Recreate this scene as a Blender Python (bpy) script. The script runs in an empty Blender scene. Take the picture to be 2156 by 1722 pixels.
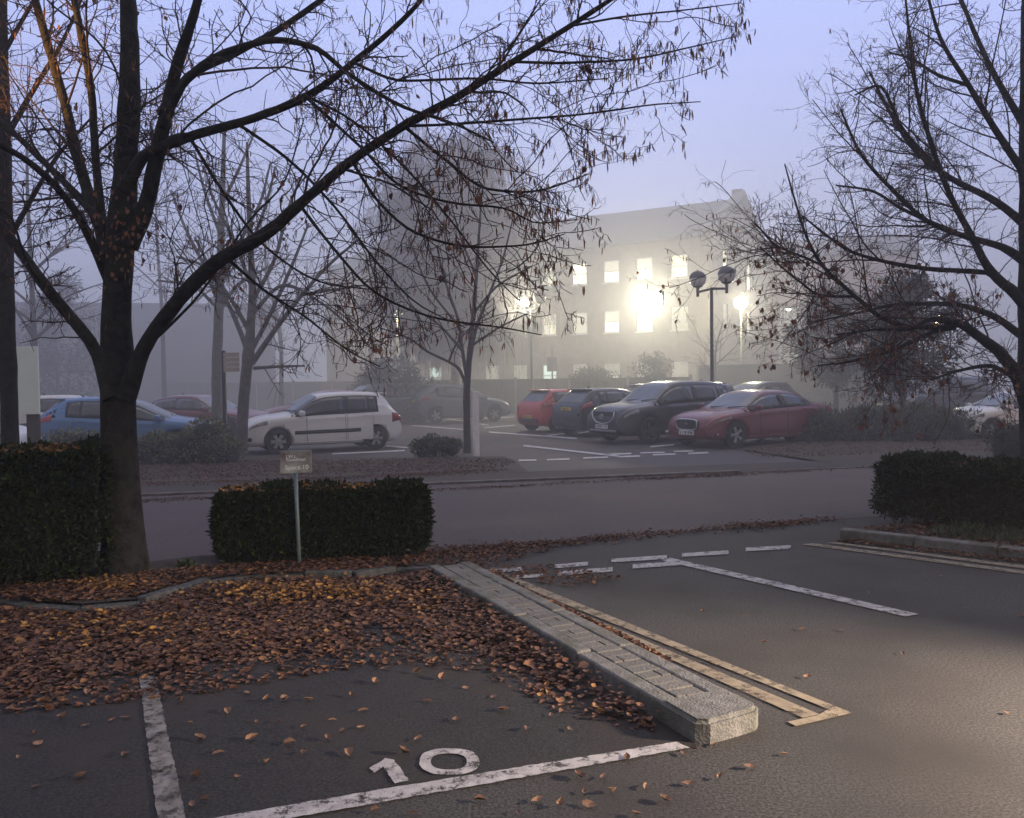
import bpy, bmesh, math, random
import numpy as np
from mathutils import Vector, Matrix

random.seed(11)
RNG = np.random.default_rng(11)
R = math.radians
sc = bpy.context.scene
COL = sc.collection

# ------------------------------------------------------------------ camera
W, H, F = 2156.0, 1722.0, 1800.0
EYE = 1.75
PITCH = math.atan(61 / F)
ROLL = R(0.7)
cam_d = bpy.data.cameras.new("camera")
cam = bpy.data.objects.new("camera", cam_d)
COL.objects.link(cam)
cam_d.sensor_width = 36.0
cam_d.lens = 36.0 * F / W
cam_d.clip_start = 0.05
cam_d.clip_end = 3000
cam.matrix_world = Matrix.Translation((0, 0, EYE)) @ Matrix.Rotation(math.pi / 2 - PITCH, 4, 'X') @ Matrix.Rotation(-ROLL, 4, 'Z')
sc.camera = cam
CR = cam.matrix_world.to_3x3()


def ray(px, py):
    return CR @ Vector(((px - W / 2) / F, -(py - H / 2) / F, -1.0))


def G(px, py, z=0.0):
    """ground point seen at a place of the photograph (measured at 2156 x 1722)"""
    d = ray(px, py)
    t = (z - EYE) / d.z
    return Vector((d.x * t, d.y * t, z))


def to_px(P):
    """where world points (N,3) fall in the photograph"""
    q = (np.asarray(P) - np.array([[0, 0, EYE]])) @ np.array(CR)
    return W / 2 + F * q[:, 0] / -q[:, 2], H / 2 - F * q[:, 1] / -q[:, 2]


def D(px, py, y):
    """point at depth y"""
    d = ray(px, py)
    t = y / d.y
    return Vector((d.x * t, y, EYE + d.z * t))


# ------------------------------------------------------------------ materials
MATS = {}


def mat(name, col, rough=0.6, metal=0.0, col2=None, nscale=4.0, detail=6.0, bump=0.0, bscale=40.0, emit=None, estr=0.0,
        island=None, coat=0.0, spec=0.5, contrast=(0.35, 0.65), alpha_noise=None, trans=0.0, col3=None, n3=0.6):
    if name in MATS:
        return MATS[name]
    m = bpy.data.materials.new(name)
    m.use_nodes = True
    nt = m.node_tree
    b = nt.nodes['Principled BSDF']
    L = nt.links.new

    def c4(c):
        return (c[0], c[1], c[2], 1)
    b.inputs['Base Color'].default_value = c4(col)
    b.inputs['Roughness'].default_value = rough
    b.inputs['Metallic'].default_value = metal
    b.inputs['Coat Weight'].default_value = coat
    b.inputs['Coat Roughness'].default_value = 0.12
    b.inputs['Specular IOR Level'].default_value = spec
    src = None
    tc = nt.nodes.new('ShaderNodeTexCoord')
    if col2 is not None:
        n = nt.nodes.new('ShaderNodeTexNoise')
        n.inputs['Scale'].default_value = nscale
        n.inputs['Detail'].default_value = detail
        L(tc.outputs['Object'], n.inputs['Vector'])
        r = nt.nodes.new('ShaderNodeValToRGB')
        r.color_ramp.elements[0].position = contrast[0]
        r.color_ramp.elements[1].position = contrast[1]
        r.color_ramp.elements[0].color = c4(col)
        r.color_ramp.elements[1].color = c4(col2)
        L(n.outputs['Fac'], r.inputs['Fac'])
        src = r.outputs['Color']
    if col3 is not None:
        n = nt.nodes.new('ShaderNodeTexNoise')
        n.inputs['Scale'].default_value = n3
        n.inputs['Detail'].default_value = 5
        L(tc.outputs['Object'], n.inputs['Vector'])
        r = nt.nodes.new('ShaderNodeValToRGB')
        r.color_ramp.elements[0].position = 0.45
        r.color_ramp.elements[1].position = 0.68
        mx = nt.nodes.new('ShaderNodeMix')
        mx.data_type = 'RGBA'
        L(n.outputs['Fac'], r.inputs['Fac'])
        L(r.outputs['Color'], mx.inputs[0])
        if src is not None:
            L(src, mx.inputs[6])
        else:
            mx.inputs[6].default_value = c4(col)
        mx.inputs[7].default_value = c4(col3)
        src = mx.outputs[2]
    if island is not None:
        g = nt.nodes.new('ShaderNodeNewGeometry')
        r = nt.nodes.new('ShaderNodeValToRGB')
        cr = r.color_ramp
        while len(cr.elements) < len(island):
            cr.elements.new(0.5)
        for i, c in enumerate(island):
            cr.elements[i].position = i / (len(island) - 1)
            cr.elements[i].color = c4(c)
        L(g.outputs['Random Per Island'], r.inputs['Fac'])
        src = r.outputs['Color']
    if src is not None:
        L(src, b.inputs['Base Color'])
    if bump > 0:
        n = nt.nodes.new('ShaderNodeTexNoise')
        n.inputs['Scale'].default_value = bscale
        n.inputs['Detail'].default_value = 4
        L(tc.outputs['Object'], n.inputs['Vector'])
        bp = nt.nodes.new('ShaderNodeBump')
        bp.inputs['Strength'].default_value = bump
        bp.inputs['Distance'].default_value = 0.02
        L(n.outputs['Fac'], bp.inputs['Height'])
        L(bp.outputs['Normal'], b.inputs['Normal'])
    if emit is not None:
        b.inputs['Emission Color'].default_value = c4(emit)
        b.inputs['Emission Strength'].default_value = estr
    if alpha_noise is not None:          # worn paint: holes where the tarmac shows
        n = nt.nodes.new('ShaderNodeTexNoise')
        n.inputs['Scale'].default_value = alpha_noise[0]
        n.inputs['Detail'].default_value = 9
        n.inputs['Roughness'].default_value = 0.82
        L(tc.outputs['Object'], n.inputs['Vector'])
        r = nt.nodes.new('ShaderNodeValToRGB')
        r.color_ramp.elements[0].position = alpha_noise[1]
        r.color_ramp.elements[1].position = alpha_noise[2]
        L(n.outputs['Fac'], r.inputs['Fac'])
        L(r.outputs['Color'], b.inputs['Alpha'])
    MATS[name] = m
    return m


# ------------------------------------------------------------------ objects
def tag(o, label=None, cat=None, group=None, kind=None):
    if label:
        o['label'] = label
    if cat:
        o['category'] = cat
    if group:
        o['group'] = group
    if kind:
        o['kind'] = kind
    return o


def thing(name, loc, label, cat, group=None, rz=0.0):
    o = bpy.data.objects.new(name, None)
    o.empty_display_size = 0.2
    COL.objects.link(o)
    o.location = loc
    o.rotation_euler = (0, 0, rz)
    tag(o, label, cat, group)
    return o


def link(name, me, mats, parent=None):
    o = bpy.data.objects.new(name, me)
    COL.objects.link(o)
    if mats is not None:
        for m in (mats if isinstance(mats, (list, tuple)) else [mats]):
            me.materials.append(m)
    if parent is not None:
        o.parent = parent
    return o


def copy_tree(o, parent=None):
    c = o.copy()
    COL.objects.link(c)
    c.parent = parent
    for ch in list(o.children):
        copy_tree(ch, c)
    return c


def np_mesh(name, V, Fs, smooth=True, midx=None):
    V = np.asarray(V, dtype=np.float32)
    Fs = [np.asarray(f, dtype=np.int32) for f in Fs if len(f)]
    me = bpy.data.meshes.new(name)
    me.vertices.add(len(V))
    me.vertices.foreach_set('co', V.ravel())
    loops = np.concatenate([f.ravel() for f in Fs])
    sizes = np.concatenate([np.full(len(f), f.shape[1], dtype=np.int32) for f in Fs])
    starts = np.concatenate([[0], np.cumsum(sizes)[:-1]]).astype(np.int32)
    me.loops.add(len(loops))
    me.loops.foreach_set('vertex_index', loops)
    me.polygons.add(len(sizes))
    me.polygons.foreach_set('loop_start', starts)
    me.polygons.foreach_set('use_smooth', np.full(len(sizes), smooth, dtype=bool))
    if midx is not None:
        me.polygons.foreach_set('material_index', np.asarray(midx, dtype=np.int32))
    me.update(calc_edges=True)
    return me


class MB:
    """collects shapes into one mesh"""

    def __init__(self):
        self.v, self.f, self.m, self.s = [], [], [], []

    def add(self, vs, fs, mi=0, smooth=False):
        n = len(self.v)
        self.v += [tuple(v) for v in vs]
        self.f += [tuple(i + n for i in f) for f in fs]
        self.m += [mi] * len(fs)
        self.s += [smooth] * len(fs)
        return self

    def box(self, c, s, rz=0.0, mi=0, bev=0.0, top=1.0):
        """box round centre c, size s; bev: chamfered edges"""
        x, y, z = s[0] / 2, s[1] / 2, s[2] / 2
        ca, sa = math.cos(rz), math.sin(rz)
        if bev <= 0:
            P = [(-x, -y, -z), (x, -y, -z), (x, y, -z), (-x, y, -z), (-x * top, -y * top, z), (x * top, -y * top, z), (x * top, y * top, z), (-x * top, y * top, z)]
            Fc = [(0, 3, 2, 1), (4, 5, 6, 7), (0, 1, 5, 4), (1, 2, 6, 5), (2, 3, 7, 6), (3, 0, 4, 7)]
        else:
            bm = bmesh.new()
            bmesh.ops.create_cube(bm, size=1)
            bmesh.ops.scale(bm, vec=s, verts=bm.verts)
            bmesh.ops.bevel(bm, geom=bm.edges[:], offset=bev, segments=2, affect='EDGES', profile=0.5)
            bm.verts.index_update()
            P = [v.co[:] for v in bm.verts]
            Fc = [[v.index for v in f.verts] for f in bm.faces]
            bm.free()
        P = [(c[0] + p[0] * ca - p[1] * sa, c[1] + p[0] * sa + p[1] * ca, c[2] + p[2]) for p in P]
        return self.add(P, Fc, mi)

    def prism(self, pts, z0, z1, mi=0):
        n = len(pts)
        P = [(p[0], p[1], z0) for p in pts] + [(p[0], p[1], z1) for p in pts]
        Fc = [tuple(range(n, 2 * n)), tuple(reversed(range(n)))] + [(i, (i + 1) % n, n + (i + 1) % n, n + i) for i in range(n)]
        return self.add(P, Fc, mi)

    def tube(self, pts, rs, sides=8, mi=0, cap=True):
        pts = [Vector(p) for p in pts]
        if not isinstance(rs, (list, tuple)):
            rs = [rs] * len(pts)
        vs, fs = [], []
        ref = None
        for i, p in enumerate(pts):
            t = (pts[min(i + 1, len(pts) - 1)] - pts[max(i - 1, 0)]).normalized()
            if ref is None:
                ref = Vector((1, 0, 0)) if abs(t.x) < 0.8 else Vector((0, 1, 0))
            a = t.cross(ref).normalized()
            b = t.cross(a).normalized()
            ref = b.cross(t) if False else ref
            for k in range(sides):
                w = 2 * math.pi * k / sides
                vs.append(p + (a * math.cos(w) + b * math.sin(w)) * rs[i])
        for i in range(len(pts) - 1):
            for k in range(sides):
                k2 = (k + 1) % sides
                fs.append((i * sides + k, i * sides + k2, (i + 1) * sides + k2, (i + 1) * sides + k))
        if cap:
            fs.append(tuple(reversed(range(sides))))
            fs.append(tuple(range((len(pts) - 1) * sides, len(pts) * sides)))
        return self.add(vs, fs, mi, True)

    def lathe(self, prof, c=(0, 0, 0), sides=20, mi=0, axis='z'):
        vs, fs = [], []
        for r, z in prof:
            for k in range(sides):
                w = 2 * math.pi * k / sides
                p = (r * math.cos(w), r * math.sin(w), z)
                if axis == 'y':
                    p = (p[0], p[2], p[1])
                vs.append((c[0] + p[0], c[1] + p[1], c[2] + p[2]))
        for i in range(len(prof) - 1):
            for k in range(sides):
                k2 = (k + 1) % sides
                q = (i * sides + k, i * sides + k2, (i + 1) * sides + k2, (i + 1) * sides + k)
                fs.append(q if axis == 'z' else q[::-1])
        return self.add(vs, fs, mi, True)

    def build(self, name, mats, parent=None, weld=False):
        me = bpy.data.meshes.new(name)
        me.from_pydata(self.v, [], self.f)
        me.polygons.foreach_set('material_index', self.m)
        me.polygons.foreach_set('use_smooth', self.s)
        bm = bmesh.new()
        bm.from_mesh(me)
        if weld:
            bmesh.ops.remove_doubles(bm, verts=bm.verts, dist=1e-4)
        bmesh.ops.recalc_face_normals(bm, faces=bm.faces)
        bm.to_mesh(me)
        bm.free()
        me.update()
        return link(name, me, mats, parent)


def rel(pts, base):
    return [Vector(p) - Vector(base) for p in pts]


# ------------------------------------------------------------------ world, fog, lights
SKY_FRONT = [(0.0, (.52, .54, .80)), (.25, (.43, .49, .87)), (.60, (.42, .50, .95)), (.95, (.40, .385, .44))]
SKY_BACK = [(0.0, (.34, .30, .29)), (.5, (.34, .31, .31)), (.95, (.40, .385, .43))]
SKY_STR = 1.27
world = bpy.data.worlds.new("World")
sc.world = world
world.use_nodes = True
wn = world.node_tree
for n in list(wn.nodes):
    wn.nodes.remove(n)
out = wn.nodes.new('ShaderNodeOutputWorld')
sky = wn.nodes.new('ShaderNodeTexSky')
sky.sky_type = 'NISHITA'
sky.sun_disc = False
SUN_EL, SUN_ROT = R(2.0), R(170)
sky.sun_elevation = SUN_EL
sky.sun_rotation = SUN_ROT
sky.air_density = 1.6
sky.dust_density = 0.6
sky.ozone_density = 4.0
bg1 = wn.nodes.new('ShaderNodeBackground')
bg1.inputs['Strength'].default_value = 0.05
wn.links.new(sky.outputs['Color'], bg1.inputs['Color'])
bg2 = wn.nodes.new('ShaderNodeBackground')      # the overcast dusk veil that the sky is seen through
tc = wn.nodes.new('ShaderNodeTexCoord')
sp = wn.nodes.new('ShaderNodeSeparateXYZ')
wn.links.new(tc.outputs['Generated'], sp.inputs['Vector'])


def wramp(src, stops):
    r = wn.nodes.new('ShaderNodeValToRGB')
    e = r.color_ramp.elements
    while len(e) < len(stops):
        e.new(.5)
    for i, (p_, c_) in enumerate(stops):
        e[i].position = p_
        e[i].color = (*c_, 1)
    wn.links.new(src, r.inputs['Fac'])
    return r.outputs['Color']


front = wramp(sp.outputs['Z'], SKY_FRONT)
back = wramp(sp.outputs['Z'], SKY_BACK)
mr = wn.nodes.new('ShaderNodeMapRange')          # brighter veil on the far side of the sky
mr.inputs['From Min'].default_value = -0.45
mr.inputs['From Max'].default_value = 0.45
mr.interpolation_type = 'SMOOTHSTEP'
wn.links.new(sp.outputs['Y'], mr.inputs['Value'])
mxw = wn.nodes.new('ShaderNodeMix')
mxw.data_type = 'RGBA'
wn.links.new(mr.outputs['Result'], mxw.inputs[0])
wn.links.new(back, mxw.inputs[6])
wn.links.new(front, mxw.inputs[7])
wn.links.new(mxw.outputs[2], bg2.inputs['Color'])
bg2.inputs['Strength'].default_value = SKY_STR
ad = wn.nodes.new('ShaderNodeAddShader')
wn.links.new(bg1.outputs[0], ad.inputs[0])
wn.links.new(bg2.outputs[0], ad.inputs[1])
wn.links.new(ad.outputs[0], out.inputs['Surface'])

sun_d = bpy.data.lights.new("sun", 'SUN')
sun_d.energy = 0.38
sun_d.angle = R(40)
sun_d.color = (1.0, 0.83, 0.64)
sun = bpy.data.objects.new("sun", sun_d)
COL.objects.link(sun)
sun.rotation_euler = (R(28), 0, R(160))

sc.view_settings.view_transform = 'Standard'
sc.view_settings.look = 'None'
sc.view_settings.exposure = 0
sc.cycles.max_bounces = 5
sc.cycles.diffuse_bounces = 2
sc.cycles.glossy_bounces = 2
sc.cycles.transparent_max_bounces = 8
sc.cycles.transmission_bounces = 3
sc.cycles.volume_bounces = 1
sc.cycles.sample_clamp_indirect = 4
sc.cycles.use_adaptive_sampling = True
sc.cycles.adaptive_threshold = 0.02
sc.cycles.use_denoising = True
sc.cycles.denoiser = 'OPENIMAGEDENOISE'
sc.cycles.caustics_reflective = False
sc.cycles.caustics_refractive = False


def fog_mat(name, dens, col, aniso):
    m = bpy.data.materials.new(name)
    m.use_nodes = True
    nt = m.node_tree
    for n in list(nt.nodes):
        nt.nodes.remove(n)
    o = nt.nodes.new('ShaderNodeOutputMaterial')
    v = nt.nodes.new('ShaderNodeVolumeScatter')
    v.inputs['Color'].default_value = (*col, 1)
    v.inputs['Density'].default_value = dens
    v.inputs['Anisotropy'].default_value = aniso
    nt.links.new(v.outputs[0], o.inputs['Volume'])
    try:
        m.cycles.homogeneous_volume = True
    except Exception:
        pass
    return m


FC_ = (0.80, 0.79, 0.83)
FOG = [MB().box((0, 40, 9.0), (260, 300, 19.0)).build("fog", fog_mat("fog_air", 0.0032, FC_, 0.35)),
       MB().prism([(-110, 5), (-12, 7.6), (3, 9.4), (14, 13.5), (110, 30), (110, 184), (-110, 184)], -0.35, 16.0).build("fog_bank", fog_mat("fog_bank_air", 0.0085, FC_, 0.4)),
       MB().prism([(-120, 30), (-6, 24), (14, 27), (120, 40), (120, 180), (-120, 180)], -0.4, 17.0).build("fog_bank", fog_mat("fog_far_bank_air", 0.0150, FC_, 0.55))]
for o in FOG:
    tag(o, kind="structure")


def lamp(name, loc, power, col, rad=0.12, typ='POINT', parent=None, target=None, spot=60, blend=0.6):
    d = bpy.data.lights.new(name, typ)
    d.energy = power
    d.color = col
    d.shadow_soft_size = rad
    o = bpy.data.objects.new(name, d)
    COL.objects.link(o)
    o.location = loc
    if typ == 'SPOT':
        d.spot_size = R(spot)
        d.spot_blend = blend
        o.rotation_euler = (Vector(target) - Vector(loc)).to_track_quat('-Z', 'Y').to_euler()
    if parent:
        o.parent = parent
    return o


print("HORIZON", [round((0 - 0), 1)], G(1546, 945)[:], G(591, 955)[:], G(787, 946)[:], G(265, 1220)[:])
# ------------------------------------------------------------------ the setting
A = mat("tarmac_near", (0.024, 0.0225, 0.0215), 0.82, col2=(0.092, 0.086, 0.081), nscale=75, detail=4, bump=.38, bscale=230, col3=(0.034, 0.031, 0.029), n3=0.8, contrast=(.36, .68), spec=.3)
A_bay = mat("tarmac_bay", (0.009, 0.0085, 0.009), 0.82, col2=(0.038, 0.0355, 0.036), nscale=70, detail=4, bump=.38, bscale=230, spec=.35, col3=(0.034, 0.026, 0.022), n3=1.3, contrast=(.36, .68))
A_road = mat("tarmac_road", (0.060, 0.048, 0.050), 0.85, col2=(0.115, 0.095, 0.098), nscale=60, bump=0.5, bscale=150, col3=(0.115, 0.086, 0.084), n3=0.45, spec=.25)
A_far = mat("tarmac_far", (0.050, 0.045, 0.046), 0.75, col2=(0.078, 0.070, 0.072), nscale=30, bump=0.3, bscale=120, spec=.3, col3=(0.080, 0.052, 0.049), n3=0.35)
M_earth = mat("verge_earth", (0.035, 0.022, 0.017), 0.9, col2=(0.075, 0.042, 0.032), nscale=22, bump=1.0, bscale=60, col3=(0.055, 0.05, 0.03), n3=1.2)
M_path = mat("path_tarmac", (0.036, 0.030, 0.028), 0.85, col2=(0.062, 0.052, 0.049), nscale=40, bump=0.4, bscale=120, col3=(0.06, 0.044, 0.038), n3=0.9, spec=.25)
M_grass = mat("field_grass", (0.03, 0.038, 0.02), 0.9, col2=(0.06, 0.055, 0.03), nscale=8)


def flat(name, pts, z, m, kind="structure"):
    me = bpy.data.meshes.new(name)
    me.from_pydata([(p[0], p[1], z) for p in pts], [], [tuple(range(len(pts)))])
    o = link(name, me, m)
    bm = bmesh.new()
    bm.from_mesh(me)
    bmesh.ops.recalc_face_normals(bm, faces=bm.faces)
    for f in bm.faces:
        if f.normal.z < 0:
            f.normal_flip()
    bm.to_mesh(me)
    bm.free()
    return tag(o, kind=kind)


def line_at(p, q, x):
    """extend the line p-q on the ground to a given x"""
    t = (x - p.x) / (q.x - p.x)
    return p + (q - p) * t


# big ground
flat("ground", [(-1200, -300), (1200, -300), (1200, 1500), (-1200, 1500)], -0.012, M_grass)
far0, far1 = G(300, 1046), G(1800, 986)          # far edge of the road
nr0, nr1 = G(910, 1164), G(1610, 1107)           # near edge of the road
# forecourt (this side of the road)
a, b = line_at(nr0, nr1, -40), line_at(nr0, nr1, 40)
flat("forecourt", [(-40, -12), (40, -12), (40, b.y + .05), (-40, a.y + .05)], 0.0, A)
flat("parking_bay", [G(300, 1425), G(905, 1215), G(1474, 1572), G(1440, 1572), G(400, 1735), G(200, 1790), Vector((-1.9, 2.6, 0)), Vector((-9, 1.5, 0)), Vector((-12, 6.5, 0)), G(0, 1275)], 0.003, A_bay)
c, d = line_at(far0, far1, -60), line_at(far0, far1, 60)
a, b = line_at(nr0, nr1, -60), line_at(nr0, nr1, 60)
flat("road", [a, b, d, c], 0.004, A_road)
# footpath and leafy verge beyond the road, then the car park
UX = Vector((0.84, 0.54, 0)).normalized()        # the direction the parked cars share
UN = Vector((-UX.y, UX.x, 0))
vb0, vb1 = G(300, 967), G(1700, 936)             # back of the verge
e, f = line_at(vb0, vb1, -60), line_at(vb0, vb1, 60)
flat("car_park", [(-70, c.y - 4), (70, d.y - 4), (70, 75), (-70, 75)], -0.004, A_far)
bay_in0 = G(1075, 968)
mid0, mid1 = G(300, 1006), G(1060, 985)
g_, h_ = line_at(mid0, mid1, -60), line_at(mid0, mid1, 60)
# path strip with a real kerb on the road side
kb = MB()
n_ = (far1 - far0).normalized()
nn = Vector((-n_.y, n_.x, 0))
for s in np.arange(-22, 24, 0.92):
    p = far0 + n_ * (s + 6)
    zt = 0.035 if p.x < 4.2 or p.x > 7 else 0.012
    kb.box(p + nn * 0.07 + Vector((0, 0, zt / 2)), (0.905, 0.125, zt + 0.02), math.atan2(n_.y, n_.x), bev=0.012)
tag(kb.build("kerb", mat("kerb_stone", (0.075, 0.062, 0.058), 0.9, col2=(0.15, 0.13, 0.125), nscale=5, bump=0.5)), kind="structure")
PW = (g_ - c).length
flat("footpath", [c + nn * 0.13, d + nn * 0.13, d + nn * 1.25, c + nn * 1.25], 0.03, M_path)
# leafy verge (left block up to the car park entrance, right block after it)
ve = [G(-300, 990), G(1070, 968), G(1085, 975), G(1060, 990), c + nn * 1.2]
verge1 = [c + nn * 1.2, far0 + n_ * 6.5 + nn * 1.2, G(1085, 972), G(1062, 963), G(850, 966), G(520, 962), G(250, 972), Vector((-45, 16, 0))]
flat("verge", verge1, 0.034, M_earth)
verge2 = [far0 + n_ * 12.6 + nn * 1.2, far0 + n_ * 60 + nn * 1.2, far0 + n_ * 60 + nn * 9, G(2150, 905), G(1700, 925), G(1560, 948)]
flat("verge", verge2, 0.034, M_earth)

# painted marks: worn white and yellow lines
P_white = mat("white_line_paint", (0.44, 0.42, 0.41), 0.7, col2=(0.30, 0.28, 0.28), nscale=14, alpha_noise=(9, 0.39, 0.50), bump=0.3, bscale=120)
P_grey = mat("faded_line_paint", (0.22, 0.205, 0.195), 0.8, col2=(0.12, 0.108, 0.10), nscale=12, alpha_noise=(8, 0.38, 0.52), bump=0.3, bscale=120)
P_yel = mat("yellow_line_paint", (0.25, 0.205, 0.14), 0.8, col2=(0.16, 0.13, 0.092), nscale=12, alpha_noise=(8, 0.37, 0.50))
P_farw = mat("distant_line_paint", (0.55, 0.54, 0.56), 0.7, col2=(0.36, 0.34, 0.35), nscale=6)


def mark(px, m, name="road_marking", z=0.008):
    return flat(name, [G(*p) for p in px], z, m)


def stroke(p, q, th, m, z=0.008):
    """painted stroke between two pixels, th pixels thick"""
    (x0, y0), (x1, y1) = p, q
    l = math.hypot(x1 - x0, y1 - y0)
    # thickness across, given vertically
    return mark([(x0, y0 - th / 2), (x1, y1 - th / 2), (x1, y1 + th / 2), (x0, y0 + th / 2)], m, z=z)


def ragged(pts, amp):
    """uneven edges for close painted lines"""
    o = []
    for i in range(len(pts)):
        p, q = Vector(pts[i]), Vector(pts[(i + 1) % len(pts)])
        n = max(1, int((q - p).length / 0.028))
        for k in range(n):
            r = p.lerp(q, k / n)
            o.append((r.x + random.uniform(-amp, amp), r.y + random.uniform(-amp, amp), 0))
    return o


flat("road_marking", ragged([G(293, 1430), G(326, 1420), G(396, 1745), G(410, 1800), G(348, 1800), G(334, 1745)], 0.0035), 0.009, P_grey)
flat("road_marking", ragged([G(440, 1728), G(800, 1666), G(1425, 1565), G(1452, 1578), G(830, 1688), G(450, 1755)], 0.0035), 0.009, P_white)
flat("road_marking", ragged([G(440, 1728), G(450, 1755), G(250, 1800), G(235, 1768)], 0.0035), 0.0088, P_white)
# the bay number 10
one = [(778, 1621), (812, 1600), (829, 1603), (862, 1648), (831, 1653), (806, 1618), (787, 1631)]
flat("bay_number", ragged([G(*p) for p in one], 0.004), 0.009, P_white)


def ring(cx, cy, rx, ry, ix, iy, n=40):
    v, f = [], []
    for k in range(n):
        w = 2 * math.pi * k / n
        cw, sw = math.cos(w), math.sin(w)
        e_ = 0.82
        sx, sy = math.copysign(abs(cw) ** e_, cw), math.copysign(abs(sw) ** e_, sw)
        j = random.uniform(-1, 1)
        a_ = G(cx + (rx + j) * sx, cy + (ry + j * .5) * sy)
        b_ = G(cx - 1 + ix * sx, cy + iy * sy)
        v += [(a_.x, a_.y, 0.009), (b_.x, b_.y, 0.009)]
    for k in range(n):
        k2 = (k + 1) % n
        f.append((2 * k, 2 * k2, 2 * k2 + 1, 2 * k + 1))
    return v, f


v_, f_ = ring(946, 1607, 63, 28, 38, 17)
mb = MB()
mb.add(v_, f_)
tag(mb.build("bay_number", P_white), kind="structure")
# white lines of the bays by the road
for p, q, th in [((1020, 1205), (1100, 1199), 8), ((1086, 1216), (1143, 1213), 7), ((1168, 1194), (1238, 1188), 8), ((1174, 1209), (1290, 1200), 9),
                 ((1287, 1182), (1404, 1174), 8), ((1332, 1194), (1430, 1187), 9), ((1436, 1170), (1534, 1164), 8), ((1570, 1158), (1665, 1153), 8)]:
    stroke(p, q, th, P_white)
mark([(1388, 1180), (1412, 1176), (1934, 1295), (1906, 1300)], P_white, z=0.0084)
# double yellow lines either side
mark([(1040, 1210), (1058, 1207), (1792, 1503), (1745, 1496), (1180, 1270)], P_yel)
mark([(1085, 1245), (1108, 1244), (1726, 1507), (1690, 1514)], P_yel)
mark([(1744, 1496), (1794, 1504), (1676, 1532), (1658, 1523), (1722, 1509)], P_yel, z=0.0085)
mark([(1688, 1147.5), (1712, 1145), (2156, 1203.5), (2300, 1223), (2300, 1230), (2156, 1210)], P_yel)
mark([(1738, 1143.5), (1756, 1142.5), (2156, 1192), (2300, 1210), (2300, 1217), (2156, 1198.5)], P_yel)


def cr3(x, y):
    return (x * .25 + 1044.3, y * .25 + 741)


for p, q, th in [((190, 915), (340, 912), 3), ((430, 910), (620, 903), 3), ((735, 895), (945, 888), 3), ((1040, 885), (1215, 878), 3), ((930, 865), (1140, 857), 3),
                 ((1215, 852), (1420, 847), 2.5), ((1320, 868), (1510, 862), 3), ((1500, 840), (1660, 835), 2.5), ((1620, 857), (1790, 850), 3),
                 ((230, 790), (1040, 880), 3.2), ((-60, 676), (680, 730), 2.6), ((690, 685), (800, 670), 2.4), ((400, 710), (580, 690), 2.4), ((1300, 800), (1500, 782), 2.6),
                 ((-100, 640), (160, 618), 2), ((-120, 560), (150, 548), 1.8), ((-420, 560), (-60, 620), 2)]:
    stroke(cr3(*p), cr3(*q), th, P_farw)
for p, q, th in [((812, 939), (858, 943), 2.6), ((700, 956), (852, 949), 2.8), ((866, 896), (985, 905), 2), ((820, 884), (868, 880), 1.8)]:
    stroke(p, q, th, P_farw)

# ---------------- paved kerb island beside bay 10
M_ker = mat("island_kerbstone", (0.105, 0.103, 0.099), 0.85, col2=(0.175, 0.170, 0.162), nscale=16, bump=0.6, bscale=70, col3=(0.065, 0.068, 0.045), n3=3.5)
M_brk = mat("island_paver", (0.10, 0.098, 0.098), 0.85, col2=(0.16, 0.155, 0.15), nscale=18, bump=0.5, bscale=60, island=[(0.092, 0.089, 0.085), (0.128, 0.121, 0.112), (0.105, 0.105, 0.096), (0.145, 0.137, 0.126)])
M_joint = mat("paver_joint", (0.03, 0.032, 0.026), 0.95)
i0, i1 = G(1474, 1572), G(915, 1224)
iu = (i1 - i0).normalized()
iv = Vector((iu.y, -iu.x, 0))
IL, IW, IH = (i1 - i0).length + 0.15, 0.41, 0.115
iang = math.atan2(iu.y, iu.x)


def isl(s, t, z=0.0):
    return i0 + iu * s + iv * t + Vector((0, 0, z))


pav = MB()
pav.box(isl(IL / 2 + .1, IW / 2, 0.038), (IL - .3, IW - .05, 0.114), iang)
tag_pave = tag(pav.build("pavement", M_joint), kind="structure")
kb = MB()
s = 0.30
while s < IL:
    l = min(0.9, IL - s)
    for t in (0.055, IW - 0.055):
        jz = random.uniform(-.006, .006)
        kb.box(isl(s + l / 2, t + random.uniform(-.004, .004), IH / 2 - .022 + jz), (l - .014, 0.11, IH + .03), iang, bev=0.014)
    s += l
kb.build("kerbstone", M_ker, tag_pave)
# the rounded end stone
pts = []
for (s_, t_) in [(0.33, 0.0), (0.04, 0.0), (0.0, 0.06), (0.012, 0.22), (0.03, 0.36), (0.07, IW), (0.33, IW)]:
    pts.append(isl(s_, t_))
bm = bmesh.new()
vs0 = [bm.verts.new((p.x, p.y, -0.02)) for p in pts]
fc = bm.faces.new(vs0)
ex = bmesh.ops.extrude_face_region(bm, geom=[fc])
for v in ex['geom']:
    if isinstance(v, bmesh.types.BMVert):
        v.co.z = IH
bmesh.ops.bevel(bm, geom=[e_ for e_ in bm.edges if min(v.co.z for v in e_.verts) > 0.05], offset=0.02, segments=3, affect='EDGES')
bmesh.ops.recalc_face_normals(bm, faces=bm.faces)
me = bpy.data.meshes.new("end_stone")
bm.to_mesh(me)
bm.free()
link("end_stone", me, M_ker, tag_pave)
br = MB()
s = 0.35
row = 0
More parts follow.
